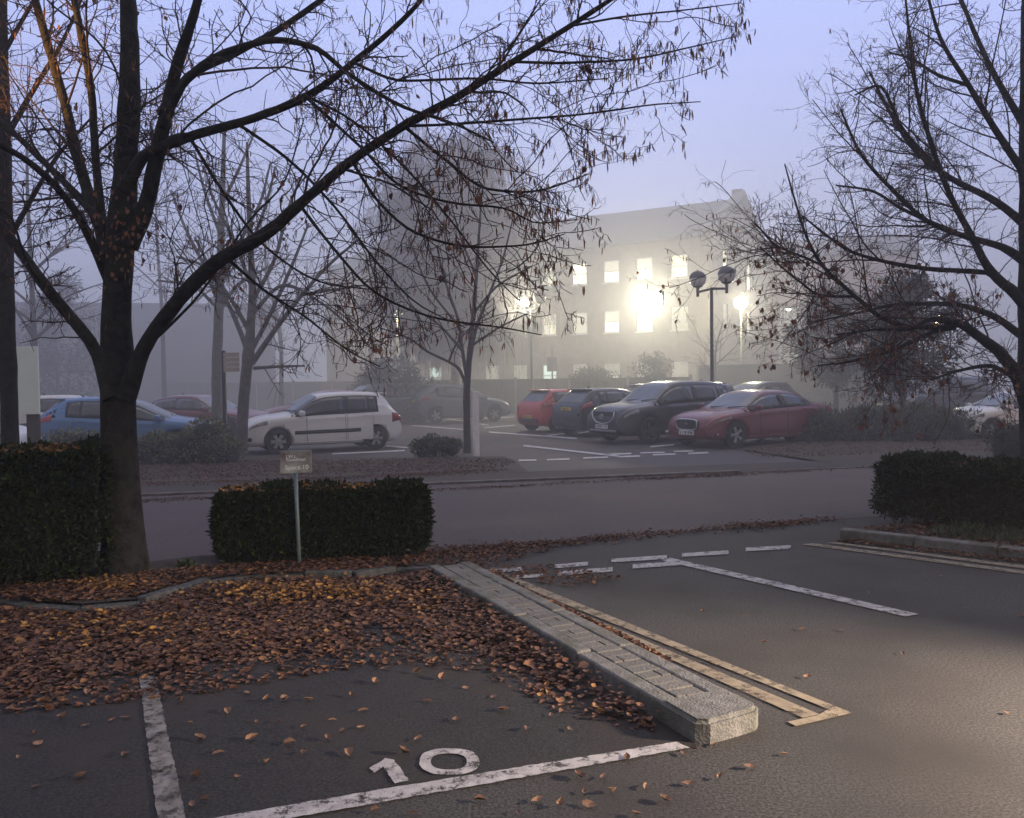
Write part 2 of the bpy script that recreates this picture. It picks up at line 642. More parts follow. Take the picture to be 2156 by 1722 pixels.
while s < IL - .1:
    for (ta, tb) in ([(0.116, 0.295)] if row % 3 else [(0.116, 0.232), (0.237, 0.295)] if row % 2 else [(0.116, 0.175), (0.180, 0.295)]):
        br.box(isl(s + .048 + random.uniform(-.003, .003), (ta + tb) / 2, IH / 2 - .006 + random.uniform(-.003, .003)), (0.094, tb - ta, IH - .012), iang + random.uniform(-.02, .02), bev=0.005)
    s += 0.1005
    row += 1
br.build("paver", M_brk, tag_pave)

# ---------------- kerb of the planted bed (curved, partly under leaves)
bk = MB()
path = [(-60, 1262), (60, 1285), (160, 1293), (290, 1281), (430, 1237), (520, 1222), (640, 1220), (740, 1222), (830, 1208), (905, 1206)]
wp = [G(*p) for p in path]
for i in range(len(wp) - 1):
    d_ = wp[i + 1] - wp[i]
    n = max(1, round(d_.length / 0.45))
    for k in range(n):
        c_ = wp[i] + d_ * ((k + .5) / n)
        up_ = 0.045 if i in (3, 6, 7) else 0.012
        bk.box(c_ + Vector((0, 0.06, up_ - .01 + random.uniform(-.006, .006))), (d_.length / n - .014, 0.11, 0.07), math.atan2(d_.y, d_.x) + random.uniform(-.03, .03), bev=0.014)
bed = tag(bk.build("kerb", mat("dark_kerbstone", (0.04, 0.042, 0.042), 0.85, col2=(0.085, 0.086, 0.084), nscale=20, bump=.6, bscale=50)), kind="structure")
M_soil = mat("bed_soil", (0.022, 0.016, 0.012), 0.95, col2=(0.05, 0.034, 0.026), nscale=30, bump=1.0, bscale=60)
flat("planting_bed", [p + Vector((0, .1, 0)) for p in wp] + [G(905, 1180), G(800, 1172), G(430, 1180), G(300, 1196), G(120, 1225), Vector((-12, 6.0, 0))], 0.055, M_soil)

# ---------------- raised bed and kerb beside the yellow lines across the bays
rk = MB()
p0, p1 = G(1766, 1135), G(2300, 1198)
rd = (p1 - p0)
ra = math.atan2(rd.y, rd.x)
rn = Vector((-rd.y, rd.x, 0)).normalized()
n = round(rd.length / 0.9)
for k in range(n):
    c_ = p0 + rd * ((k + .5) / n)
    rk.box(c_ + rn * 0.075 + Vector((0, 0, 0.045)), (rd.length / n - .01, 0.15, 0.13), ra, bev=0.016)
tag(rk.build("kerb", M_ker), kind="structure")
q0 = p0 + rn * 0.13
q1 = p1 + rn * 0.13
flat("pavement", [q0, q1, q1 + rn * 0.30, q0 + rn * 0.30], 0.085, M_path)
flat("planting_bed", [q0 + rn * 0.30, q1 + rn * 0.30, q1 + rn * 4.5, q0 + rn * 2.2 + rd.normalized() * 1.2], 0.08, M_soil)
# ------------------------------------------------------------------ parked cars
GLASS = mat("car_glass", (0.018, 0.021, 0.025), 0.10, spec=0.7, col2=(0.045, 0.05, 0.058), nscale=3)
SCREEN = mat("dewy_sky_glass", (0.075, 0.092, 0.115), 0.28, spec=0.8, col2=(0.12, 0.14, 0.17), nscale=2.5)  # base colour lightened to carry sky reflection as well as dew
TRIM = mat("black_trim", (0.012, 0.012, 0.013), 0.5)
TYRE = mat("tyre_rubber", (0.013, 0.013, 0.013), 0.85, col2=(0.025, 0.024, 0.023), nscale=20)
ALLOY = mat("alloy_rim", (0.32, 0.32, 0.33), 0.35, metal=0.7)
STEEL = mat("dark_rim", (0.10, 0.10, 0.105), 0.45, metal=0.5)
CHROME = mat("chrome", (0.55, 0.55, 0.57), 0.18, metal=1.0)
LENS = mat("headlight_lens", (0.30, 0.31, 0.33), 0.12, spec=0.8, col2=(0.10, 0.10, 0.11), nscale=9)
REDL = mat("tail_light_lens", (0.32, 0.012, 0.012), 0.2, spec=0.7, col2=(0.20, 0.008, 0.010), nscale=8)
PLW = mat("white_number_plate", (0.60, 0.60, 0.58), 0.5)
PLY = mat("yellow_number_plate", (0.58, 0.42, 0.05), 0.5)
PLT = mat("plate_character", (0.03, 0.03, 0.03), 0.6)
WELL = mat("wheel_arch_liner", (0.008, 0.008, 0.008), 0.9)


def paint(name, c, metal=0.0):
    d = tuple(x * 0.72 for x in c)
    return mat(name, c, 0.32, metal=metal, coat=0.45, col2=tuple(min(1, x * 1.08 + .008) for x in c), nscale=1.7, bump=0.0)


def pchip(xs, ys):
    xs, ys = np.array(xs, float), np.array(ys, float)
    h = np.diff(xs)
    dl = np.diff(ys) / h
    m = np.zeros_like(xs)
    m[0], m[-1] = dl[0], dl[-1]
    for i in range(1, len(xs) - 1):
        if dl[i - 1] * dl[i] > 0:
            w1, w2 = 2 * h[i] + h[i - 1], h[i] + 2 * h[i - 1]
            m[i] = (w1 + w2) / (w1 / dl[i - 1] + w2 / dl[i])

    def f(x):
        x = min(max(x, xs[0]), xs[-1])
        i = min(max(int(np.searchsorted(xs, x) - 1), 0), len(h) - 1)
        t = (x - xs[i]) / h[i]
        t2, t3 = t * t, t * t * t
        return float((2 * t3 - 3 * t2 + 1) * ys[i] + (t3 - 2 * t2 + t) * h[i] * m[i] + (-2 * t3 + 3 * t2) * ys[i + 1] + (t3 - t2) * h[i] * m[i + 1])
    return f


SPEC = {
    'supermini': dict(L=3.99, W=1.66, wb=2.46, fo=0.80, rw=0.305,
        top=[(0, .60), (.02, .78), (.07, .90), (.16, 1.0), (.30, 1.20), (.48, 1.425), (.60, 1.475), (.9, 1.497), (1.4, 1.505), (1.9, 1.482), (2.17, 1.43), (2.55, 1.20), (2.86, 1.01), (2.98, .98), (3.4, .935), (3.70, .86), (3.88, .75), (3.965, .62), (3.99, .53)],
        belt=[(0, .57), (.05, .84), (.16, .935), (.5, .965), (1.5, .935), (2.4, .912), (2.9, .895), (3.35, .855), (3.72, .77), (3.91, .65), (3.99, .50)],
        ws=(2.20, 2.86), rs=(.18, .50), win=[(.70, .88), (.93, 1.47), (1.55, 2.72)], door=[(1.51, 2.50), (.80, 1.47)], roofk=.72),
    'hatch': dict(L=3.97, W=1.72, wb=2.49, fo=0.80, rw=0.31,
        top=[(0, .60), (.03, .86), (.08, .99), (.30, 1.20), (.58, 1.41), (.72, 1.45), (1.1, 1.475), (1.5, 1.475), (1.95, 1.43), (2.2, 1.36), (2.7, 1.115), (3.02, .975), (3.12, .95), (3.5, .89), (3.75, .80), (3.90, .69), (3.96, .58), (3.97, .50)],
        belt=[(0, .57), (.05, .90), (.12, .97), (.5, 1.01), (1.2, .97), (2.2, .91), (3.0, .87), (3.4, .82), (3.75, .72), (3.91, .60), (3.97, .47)],
        ws=(2.22, 3.0), rs=(.13, .60), win=[(.78, 1.02), (1.08, 1.70), (1.77, 2.85)], door=[(1.72, 2.66), (.92, 1.68)], roofk=.70),
    'sedan': dict(L=4.67, W=1.85, wb=2.835, fo=0.80, rw=0.335,
        top=[(0, .70), (.03, .92), (.10, 1.0), (.45, 1.055), (.75, 1.11), (1.2, 1.29), (1.6, 1.39), (2.0, 1.418), (2.45, 1.405), (2.75, 1.345), (3.2, 1.12), (3.5, .975), (3.62, .95), (4.1, .90), (4.4, .82), (4.58, .72), (4.65, .60), (4.67, .52)],
        belt=[(0, .66), (.05, .88), (.4, .96), (1.0, .98), (2.0, .95), (3.2, .91), (3.6, .875), (4.1, .82), (4.45, .73), (4.62, .60), (4.67, .48)],
        ws=(2.80, 3.50), rs=(.78, 1.45), win=[(1.0, 1.20), (1.25, 2.02), (2.10, 3.26)], door=[(2.05, 3.05), (1.15, 2.01)], roofk=.68),
    'suv': dict(L=4.55, W=1.84, wb=2.70, fo=0.93, rw=0.36,
        top=[(0, .70), (.03, .95), (.08, 1.12), (.24, 1.29), (.48, 1.52), (.62, 1.60), (1.1, 1.66), (1.8, 1.68), (2.4, 1.655), (2.68, 1.585), (3.1, 1.32), (3.4, 1.13), (3.52, 1.10), (3.9, 1.07), (4.25, 1.0), (4.45, .88), (4.53, .74), (4.55, .60)],
        belt=[(0, .66), (.06, 1.02), (.3, 1.10), (1.0, 1.09), (2.2, 1.06), (3.2, 1.03), (3.6, 1.005), (4.1, .94), (4.4, .82), (4.53, .66), (4.55, .54)],
        ws=(2.72, 3.40), rs=(.12, .55), win=[(.62, .98), (1.04, 1.92), (2.0, 3.2)], door=[(1.96, 2.95), (1.0, 1.92)], roofk=.72),
    'threedoor': dict(L=3.9, W=1.68, wb=2.46, fo=0.80, rw=0.30,
        top=[(0, .60), (.03, .84), (.08, .97), (.26, 1.18), (.46, 1.36), (.58, 1.41), (1.0, 1.435), (1.5, 1.43), (1.9, 1.39), (2.15, 1.32), (2.6, 1.10), (2.95, .955), (3.05, .935), (3.4, .88), (3.7, .79), (3.83, .68), (3.89, .58), (3.9, .5)],
        belt=[(0, .57), (.05, .89), (.12, .96), (.5, .99), (1.2, .95), (2.2, .90), (2.9, .86), (3.3, .81), (3.68, .71), (3.84, .60), (3.9, .47)],
        ws=(2.18, 2.93), rs=(.12, .50), win=[(.60, 1.45), (1.53, 2.78)], door=[(1.48, 2.62)], roofk=.70),
}


class Car:
    def __init__(s, kind):
        p = SPEC[kind]
        s.p, s.kind = p, kind
        s.L, s.hw = p['L'], p['W'] / 2
        s.top, s.belt = pchip(*zip(*p['top'])), pchip(*zip(*p['belt']))
        L = s.L
        lo = .04 if kind == 'suv' else 0
        s.low = pchip([0, .03, .15, .5, L - .5, L - .14, L - .03, L], [.42, .32 + lo, .235 + lo, .19 + lo, .185 + lo, .20 + lo, .27 + lo, .37])
        s.wf = pchip([0, .05, .2, .6, 1.5, L - 1.4, L - .8, L - .4, L - .15, L - .03, L], [.80, .89, .955, .99, 1, 1, .985, .945, .865, .77, .70])
        s.xr = L - p['fo'] - p['wb']
        s.xf = L - p['fo']

    def ctrl(s, x):
        w = s.hw * s.wf(x)
        zl, zb = s.low(x), s.belt(x)
        zt = max(s.top(x), zb + .015)
        hc = zt - zb
        k = min(1, hc / .5)
        yr = w * (.80 - (.80 - s.p['roofk']) * k)
        e = min(.075, .35 * hc)
        zm = zl + .42 * (zb - zl)
        return [(0, zl), (.80 * w, zl), (.945 * w, zl + .05), (.992 * w, zl + .18 * (zb - zl)), (1.0 * w, zm), (.985 * w, zb - .20 * (zb - zl)), (.985 * w, zb - .07), (.945 * w, zb), (yr, zt - e), (.82 * yr, zt - .3 * e), (.5 * yr, zt - .06 * e), (0, zt)]
    # control index: 7 = shoulder, 8 = roof edge, 11 = centre line

    def S(s, x, v):
        c = s.ctrl(x)
        i = min(int(v), len(c) - 2)
        t = v - i
        if 7 <= v <= 8:                     # straight side glass
            p = (c[7][0] + (c[8][0] - c[7][0]) * t, c[7][1] + (c[8][1] - c[7][1]) * t)
            b = math.sin(t * math.pi) * .012
            return Vector((x, p[0] + b, p[1]))
        g = lambda j: c[min(max(j, 0), len(c) - 1)]
        p0, p1, p2, p3 = g(i - 1), g(i), g(i + 1), g(i + 2)
        if i + 2 == 8 or i == 7 or i == 6:
            p3 = p2 if i == 6 else p3
        if i == 8:
            p0 = p1
        q = []
        for a in (0, 1):
            m1, m2 = .5 * (p2[a] - p0[a]), .5 * (p3[a] - p1[a])
            q.append((2 * t ** 3 - 3 * t * t + 1) * p1[a] + (t ** 3 - 2 * t * t + t) * m1 + (-2 * t ** 3 + 3 * t * t) * p2[a] + (t ** 3 - t * t) * m2)
        return Vector((x, q[0], q[1]))

    def N(s, x, v):
        h = .015
        xa, xb = max(0, x - h), min(s.L, x + h)
        va, vb = max(0, v - .04), min(11, v + .04)
        n = (s.S(xb, v) - s.S(xa, v)).cross(s.S(x, vb) - s.S(x, va))
        n.normalize()
        c = Vector((0, 1, .4))
        if n.dot(c) < 0 and v > 2:
            n = -n
        return n

    def P(s, x, v, off=0.0, side=1):
        p = s.S(x, v)
        if off:
            p = p + s.N(x, v) * off
        return Vector((p.x - s.L / 2, p.y * side, p.z))

    def patch(s, fn, nu, nv, off, side=1, seam=0.0):
        """surface piece lying off metres proud of the body; fn(u,v)->(x, v)"""
        us = [i / nu for i in range(nu + 1)]
        ws = [i / nv for i in range(nv + 1)]
        if seam:
            us = [0, seam] + us[1:-1] + [1 - seam, 1]
            ws = [0, seam] + ws[1:-1] + [1 - seam, 1]
        V = [s.P(*fn(u, w), off, side) for u in us for w in ws]
        nw = len(ws)
        Fc, M = [], []
        for i in range(len(us) - 1):
            for j in range(nw - 1):
                q = (i * nw + j, (i + 1) * nw + j, (i + 1) * nw + j + 1, i * nw + j + 1)
                Fc.append(q if side < 0 else q[::-1])
                M.append(1 if seam and (i == 0 or j == 0 or i == len(us) - 2 or j == nw - 2) else 0)
        # thin edge back to the body
        rim = [i * nw for i in range(len(us))] + [(len(us) - 1) * nw + j for j in range(1, nw)] + [i * nw + nw - 1 for i in range(len(us) - 2, -1, -1)] + [j for j in range(nw - 2, 0, -1)]
        n0 = len(V)
        for idx in rim:
            i, j = divmod(idx, nw)
            V.append(s.P(*fn(us[i], ws[j]), -0.01, side))
        for k in range(len(rim)):
            k2 = (k + 1) % len(rim)
            Fc.append((rim[k], rim[k2], n0 + k2, n0 + k))
            M.append(1 if seam else 0)
        mb = MB()
        mb.add(V, Fc, 0, True)
        mb.m = M
        return mb

    def body_mesh(s):
        L = s.L
        xs = sorted(set([round(L * (0.5 - 0.5 * math.cos(math.pi * i / 46)), 4) for i in range(47)] + [round(x, 3) for x in np.linspace(.3, L - .3, 26)]))
        xs = [x for i, x in enumerate(xs) if i == 0 or x - xs[i - 1] > .004]
        vv = [0, .5, 1, 1.5, 2, 2.5, 3, 3.5, 4, 4.5, 5, 5.5, 6, 6.5, 7, 7.33, 7.66, 8, 8.33, 8.66, 9, 9.5, 10, 10.5, 11]
        ringN = len(vv) * 2 - 2
        V, Fc = [], []
        for x in xs:
            half = [s.P(x, v) for v in vv]
            V += half + [Vector((p.x, -p.y, p.z)) for p in half[-2:0:-1]]
        for i in range(len(xs) - 1):
            for k in range(ringN):
                k2 = (k + 1) % ringN
                Fc.append((i * ringN + k, i * ringN + k2, (i + 1) * ringN + k2, (i + 1) * ringN + k))
        Fc.append(tuple(range(ringN))[::-1])
        Fc.append(tuple(range((len(xs) - 1) * ringN, len(xs) * ringN)))
        mb = MB()
        mb.add(V, Fc, 0, True)
        mb.s[-1] = mb.s[-2] = False
        o = mb.build("body", [TRIM, WELL])
        # wheel arches cut out of the body
        for xa in (s.xr, s.xf):
            for sd in (1, -1):
                cb = MB()
                r = s.p['rw'] + .055
                prof = [(0.001, s.hw * .56), (r, s.hw * .56), (r, s.hw * 1.2), (.001, s.hw * 1.2)]
                cb.lathe(prof, (xa - L / 2, 0, s.p['rw']), 28, 1, 'y')
                if sd < 0:
                    cb.v = [(a, -b, c_) for a, b, c_ in cb.v]
                    cb.f = [f[::-1] for f in cb.f]
                co = cb.build("cut", [TRIM, WELL], weld=True)
                md = o.modifiers.new("b", 'BOOLEAN')
                md.operation = 'DIFFERENCE'
                md.solver = 'EXACT'
                md.object = co
                md.material_mode = 'INDEX'
                dg = bpy.context.evaluated_depsgraph_get()
                me = bpy.data.meshes.new_from_object(o.evaluated_get(dg))
                o.modifiers.clear()
                o.data = me
                bpy.data.objects.remove(co)
        me = o.data
        bpy.data.objects.remove(o)
        return me


def wheel_meshes(rw, five=True, spokes=5):
    t = MB()
    w = .098
    t.lathe([(rw * .66, -w * .8), (rw * .80, -w), (rw * .95, -w * .92), (rw, -w * .55), (rw, w * .55), (rw * .95, w * .92), (rw * .80, w), (rw * .66, w * .8)], (0, 0, 0), 26, 0, 'y')
    r = MB()
    r.lathe([(rw * .68, w * .82), (rw * .66, w * .90), (rw * .60, w * .86), (rw * .59, w * .1), (.001, w * .05)], (0, 0, 0), 26, 1, 'y')
    r.lathe([(.062, w * .62), (.05, w * .86), (.001, w * .9)], (0, 0, 0), 14, 0, 'y')
    for i in range(spokes):
        a = 2 * math.pi * i / spokes
        for (ra, rb, wa, wb_) in [(.04, rw * .62, .030, .046)]:
            P = []
            for rr, ww in ((ra, wa), (rb, wb_)):
                for sgn in (-1, 1):
                    for yy in (w * .55, w * .84):
                        x_, z_ = rr, sgn * ww
                        P.append((x_ * math.cos(a) - z_ * math.sin(a), yy, x_ * math.sin(a) + z_ * math.cos(a)))
            r.add(P, [(0, 1, 3, 2), (4, 6, 7, 5), (0, 4, 5, 1), (2, 3, 7, 6), (1, 5, 7, 3), (0, 2, 6, 4)], 0)
    return t, r


def box_mesh(c, s, rz=0, bev=0, mats=None, name="part", parent=None, ry=0):
    m = MB()
    m.box((0, 0, 0), s, 0, 0, bev)
    o = m.build(name, mats, parent)
    o.location = c
    o.rotation_euler = (0, ry, rz)
    return o


PROTO = {}


def make_car(kind, name, body_mat, rim_mat=None, plate_text=True, grille='slim', spokes=5, detail=True, roof_rail=False, quarter_chrome=False, side_strip=False):
    key = (kind, grille, roof_rail, quarter_chrome, side_strip, detail, spokes)
    c = Car(kind)
    p = c.p
    root = thing(name, (0, 0, 0), "parked car", "car")
    if ('body', kind) not in PROTO:
        PROTO[('body', kind)] = c.body_mesh()
    bme = PROTO[('body', kind)].copy()
    bme.materials.clear()
    bo = link("body", bme, [body_mat, WELL], root)
    L = c.L
    # glass
    x0, x1 = p['ws']

    def ws_fn(u, w):
        x = x0 + (x1 - x0) * u
        return (x, 8.15 + 2.85 * w)
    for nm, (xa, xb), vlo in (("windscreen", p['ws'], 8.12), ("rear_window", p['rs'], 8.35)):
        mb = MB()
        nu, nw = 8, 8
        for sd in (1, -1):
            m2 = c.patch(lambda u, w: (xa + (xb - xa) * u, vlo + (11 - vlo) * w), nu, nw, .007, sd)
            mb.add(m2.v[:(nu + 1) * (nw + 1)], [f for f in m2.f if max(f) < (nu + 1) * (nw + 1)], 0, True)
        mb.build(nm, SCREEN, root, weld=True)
    # dark band behind the side glass, then each pane
    wins = p['win']
    for sd in (1, -1):
        xa, xb = wins[0][0] - .05, wins[-1][1] + .04
        c.patch(lambda u, w: (xa + (xb - xa) * u, 7.03 + .92 * w), 14, 3, .004, sd).build("window_surround", TRIM, root)
        for k, (wa, wb_) in enumerate(wins):
            def fn(u, w, wa=wa, wb_=wb_, k=k):
                a_ = wa
                if k == 0:                   # rear edge leans with the tail
                    a_ = wa + .22 * max(0, w - .0) * (wb_ - wa)
                    if u == 0 and (w == 0):
                        a_ += .03
                return (a_ + (wb_ - a_) * u, 7.10 + .78 * w)
            c.patch(fn, 6, 4, .008, sd).build("side_window", GLASS, root)
        if quarter_chrome:
            c.patch(lambda u, w: (wins[0][0] - .05 + .035 * u + .10 * w, 7.05 + .6 * w), 2, 4, .011, sd).build("chrome_strip", CHROME, root)
        if detail:
            for (da, db) in p['door']:
                d = c.patch(lambda u, w: (da + (db - da) * u, 2.6 + 4.25 * w), 10, 10, .003, sd, seam=.012)
                do = d.build("door", [body_mat, TRIM], root)
                h = MB()
                hp = c.P(da + .16, 6.05, .012, sd)
                h.box(hp, (.19, .022, .028), 0, 0, .008)
                h.build("handle", body_mat if kind != 'suv' else TRIM, do)
            if side_strip:
                c.patch(lambda u, w: (c.xr + .40 + (c.xf - c.xr - .80) * u, 3.92 + .34 * w), 10, 2, .014, sd).build("rubbing_strip", TRIM, root)
        c.patch(lambda u, w: (c.xr + .36 + (c.xf - c.xr - .72) * u, 1.9 + .8 * w), 8, 2, .006, sd).build("sill", TRIM if kind == 'suv' else body_mat, root)
        # lights
        zx = .62 if kind == 'sedan' else .55
        c.patch(lambda u, w: (L - zx + (zx - .10 - .03 * w) * u, (5.15 + .55 * u * (.4)) + (1.55 - .5 * u) * w * (1 if kind != 'sedan' else .72)), 8, 5, .006, sd).build("headlight", LENS, root)
        if kind == 'supermini':
            tf = lambda u, w: (.03 + .26 * u, 4.9 + 2.0 * w - .3 * u * (1 - w))
        elif kind == 'hatch':
            tf = lambda u, w: (.03 + .42 * u, 5.0 + 1.0 * u + (1.95 - .6 * u) * w)
        elif kind == 'sedan':
            tf = lambda u, w: (.02 + .40 * u, 5.4 + 1.2 * w)
        else:
            tf = lambda u, w: (.03 + .38 * u, 5.2 + 1.5 * w)
        c.patch(tf, 6, 5, .008, sd).build("tail_light", REDL, root)
        # mirrors
        mp = c.P(p['win'][-1][1] - .12, 7.05, 0, sd)
        mm = MB()
        mm.box((mp.x + .02, mp.y + sd * .10, mp.z + .07), (.13, .20, .14), sd * .15, 0, .045)
        mm.box((mp.x + .02, mp.y + sd * .01, mp.z + .03), (.06, .10, .04), 0, 1)
        mm.build("door_mirror", [body_mat if kind != 'suv' else TRIM, TRIM], root)
        # wheels
        for xa in (c.xr, c.xf):
            t, r = wheel_meshes(p['rw'], spokes=spokes)
            wo = thing("wheel", (xa - L / 2, sd * (c.hw - .115), p['rw']), None, None)
            wo.parent = root
            if sd < 0:
                wo.rotation_euler = (0, 0, math.pi)
            t.build("tyre", TYRE, wo)
            r.build("rim", [rim_mat or ALLOY, TRIM], wo)
    # nose
    zn = c.belt(L)
    if grille == 'oval':        # broad meshed grille with a bright lower lip
        gm = MB()
        n = 24
        W2, H2, zc, xg = .36, .135, .585, L / 2 + .012
        fr = MB()
        pts = []
        for k in range(n):
            a = 2 * math.pi * k / n
            e_ = .55
            yy = math.copysign(abs(math.cos(a)) ** e_, math.cos(a)) * W2 * (1 - .08 * math.sin(a) * -1)
            zz = math.copysign(abs(math.sin(a)) ** e_, math.sin(a)) * H2
            pts.append((yy, zz))
        gm.add([(xg + .012, y_, zc + z_) for y_, z_ in pts] + [(xg - .09 - .05 * abs(y_), y_ * 1.02, zc + z_ * 1.02) for y_, z_ in pts],
               [tuple(range(n))] + [(i, n + i, n + (i + 1) % n, (i + 1) % n) for i in range(n)], 0)
        go = gm.build("grille", TRIM, root)
        fr.tube([(xg + .014, y_, zc + z_) for y_, z_ in pts + pts[:1]], .016, 6, 0, False)
        fr.build("grille_frame", CHROME, go)
        em = MB()
        em.lathe([(.001, .0), (.035, .004), (.001, .012)], (0, 0, 0), 12)
        eo = em.build("emblem", CHROME, root)
        eo.location = (xg + .016, 0, zc + .02)
        eo.rotation_euler = (0, R(90), 0)
        for sd in (1, -1):
            lo = MB()
            c_ = c.P(L - .22, 3.2, .01, sd)
            lo.box((c_.x, c_.y - sd * .05, .36), (.06, .34, .05), sd * -.65, 0, .012)
            lo.build("fog_light_strip", CHROME, root)
    elif grille == 'shield':    # large dark shield over a chrome wing
        pts = [(-.47, .16), (.47, .16), (.44, .0), (.26, -.13), (0, -.165), (-.26, -.13), (-.44, .0)]
        zc, xg = .71, L / 2 + .012
        gm = MB()
        n = len(pts)
        gm.add([(xg + .01 - .22 * y_ * y_, y_, zc + z_) for y_, z_ in pts] + [(xg - .12 - .3 * y_ * y_, y_, zc + z_) for y_, z_ in pts],
               [tuple(range(n))] + [(i, n + i, n + (i + 1) % n, (i + 1) % n) for i in range(n)], 0)
        go = gm.build("grille", TRIM, root)
        wi = MB()
        q = [pts[1], pts[2], pts[3], pts[4], pts[5], pts[6], pts[0]]
        wi.tube([(xg + .012 - .22 * y_ * y_, y_, zc + z_) for y_, z_ in q], .017, 6)
        wi.build("grille_frame", CHROME, go)
        em = MB()
        em.tube([(0, .075 * math.cos(a), .06 * math.sin(a)) for a in np.linspace(0, 2 * math.pi, 17)], .009, 6, 0, False)
        em.tube([(0, -.065, .03), (0, -.02, .012), (0, 0, -.015), (0, .02, .012), (0, .065, .03)], .008, 6)
        eo = em.build("emblem", CHROME, root)
        eo.location = (xg + .03, 0, zc + .03)
        lo = MB()
        lo.box((L / 2 - .015, 0, .36), (.08, 1.1, .05), 0, 0, .015)
        lo.build("bumper_strip", ALLOY, root)
    else:
        gm = MB()
        gm.box((L / 2 - .012, 0, .60), (.06, .62, .075), 0, 0, .02)
        gm.build("grille", TRIM, root)
        lo = MB()
        lo.box((L / 2 - .03, 0, .38), (.07, .80, .13), 0, 0, .03)
        for sd in (1, -1):
            c_ = c.P(L - .16, 3.3, .004, sd)
            lo.box((c_.x - .01, c_.y - sd * .06, .37), (.08, .26, .10), sd * -.6, 0, .03)
        lo.build("air_intake", TRIM, root)
    # plates
    fz = {'oval': .385, 'shield': .47}.get(grille, .47)
    fp = MB()
    fp.box((L / 2 + .035, 0, fz), (.012, .52, .111))
    rz_ = {'supermini': .82, 'hatch': .84, 'sedan': .80, 'suv': .92, 'threedoor': .52}[kind]
    rp = MB()
    xx = -L / 2
    for dx in (.0, .01, .02, .03, .05, .08):
        if c.top(dx) >= rz_ + .03:
            xx = -L / 2 + dx
            break
    rp.box((xx - .022, 0, rz_), (.012, .52, .111))
    for pl, px_, pz_, sg_ in ((fp, L / 2 + .0405, fz, 1), (rp, xx - .0275, rz_, -1)):
        for q in range(7):
            yy = (-.205 + q * .062 + (.035 if q > 3 else 0)) * sg_
            for part in range(random.choice((2, 3))):
                pl.box((px_, yy + random.uniform(-.012, .012), pz_ + random.uniform(-.02, .02)), (.002, random.choice((.014, .034)), random.choice((.014, .068))), 0, 1)
    fp.build("number_plate", [PLW, PLT], root)
    rp.build("number_plate", [PLY, PLT], root)
    # lower rear bumper and hatch line
    rb = MB()
    rb.box((-L / 2 + .01, 0, .40), (.07, c.hw * 1.35, .14), 0, 0, .03)
    rb.build("rear_bumper_trim", TRIM, root)
    an = MB()
    xa_ = p['rs'][1] + .35
    za_ = c.top(xa_)
    an.tube([(xa_ - L / 2, 0, za_ - .01), (xa_ - L / 2 - .05, 0, za_ + .04), (xa_ - L / 2 - .10, 0, za_ + .055)], [.02, .016, .008], 6)
    an.build("aerial", TRIM, root)
    if kind in ('hatch', 'supermini', 'suv', 'threedoor'):
        sp_ = MB()
        z_ = c.top(p['rs'][1])
        sp_.box((p['rs'][1] - L / 2 - .05, 0, z_ + .012), (.22, c.hw * 1.22, .03), 0, 0, .012)
        sp_.build("spoiler", body_mat, root)
    wp_ = MB()
    x_ = p['ws'][1]
    for yy in (-.35, .25):
        a_ = Vector((x_ - L / 2, yy, c.top(x_) + .02))
        b_ = Vector((x_ - .12 - L / 2, yy + .5, c.top(x_ - .12) + .0))
        wp_.tube([a_, b_], .009, 5)
    wp_.build("wiper", TRIM, root)
    return root


def by_wheels(car, kind, front, rear, visible):
    """stand the car so that its visible wheels touch the ground at two pixels"""
    a, b = G(*front), G(*rear)
    d = (a - b)
    d.z = 0
    ang = math.atan2(d.y, d.x)
    place_mid(car, kind, (a + b) / 2, ang, visible)


def place_mid(car, kind, m, ang, visible):
    p = SPEC[kind]
    c = Car(kind)
    u = Vector((math.cos(ang), math.sin(ang), 0))
    left = Vector((-u.y, u.x, 0))
    sd = 1 if visible == 'left' else -1
    off = c.hw - .115
    midx = (c.xr + c.xf) / 2 - c.L / 2
    o = m - left * sd * off - u * midx
    car.location = (o.x, o.y, -0.002)
    car.rotation_euler = (0, 0, ang)


def by_front(car, kind, pt, ang):
    """stand the car with the middle of its nose over a ground point"""
    u = Vector((math.cos(ang), math.sin(ang), 0))
    o = Vector(pt) - u * SPEC[kind]['L'] / 2
    car.location = (o.x, o.y, -0.002)
    car.rotation_euler = (0, 0, ang)


def by_rear(car, kind, pt, ang):
    u = Vector((math.cos(ang), math.sin(ang), 0))
    o = Vector(pt) + u * SPEC[kind]['L'] / 2
    car.location = (o.x, o.y, -0.002)
    car.rotation_euler = (0, 0, ang)


CG = "cars parked in the misty car park"


def finish(car, label, group=CG):
    tag(car, label, "car", group)
    return car


WHITE = paint("white_paint", (0.66, 0.64, 0.64))
BLUE = paint("blue_paint", (0.05, 0.14, 0.31), 0.2)
RED = paint("dark_red_paint", (0.14, 0.013, 0.019), 0.15)
ORNG = paint("bright_red_paint", (0.50, 0.045, 0.035))
NAVY = paint("navy_paint", (0.022, 0.028, 0.042), 0.2)
DGREY = paint("dark_grey_paint", (0.040, 0.042, 0.050), 0.4)
MGREY = paint("grey_blue_paint", (0.085, 0.10, 0.12), 0.4)
SILV = paint("silver_paint", (0.32, 0.34, 0.38), 0.5)
MAROON = paint("maroon_paint", (0.13, 0.017, 0.022), 0.1)

ANG = math.atan2(UX.y, UX.x)
# white supermini, side on
car = make_car('supermini', "parked_car", WHITE, side_strip=True, spokes=6)
by_wheels(car, 'supermini', (590, 955), (787, 946), 'left')
finish(car, "white small hatchback seen side on with black rubbing strip, beside the slim tree trunk")
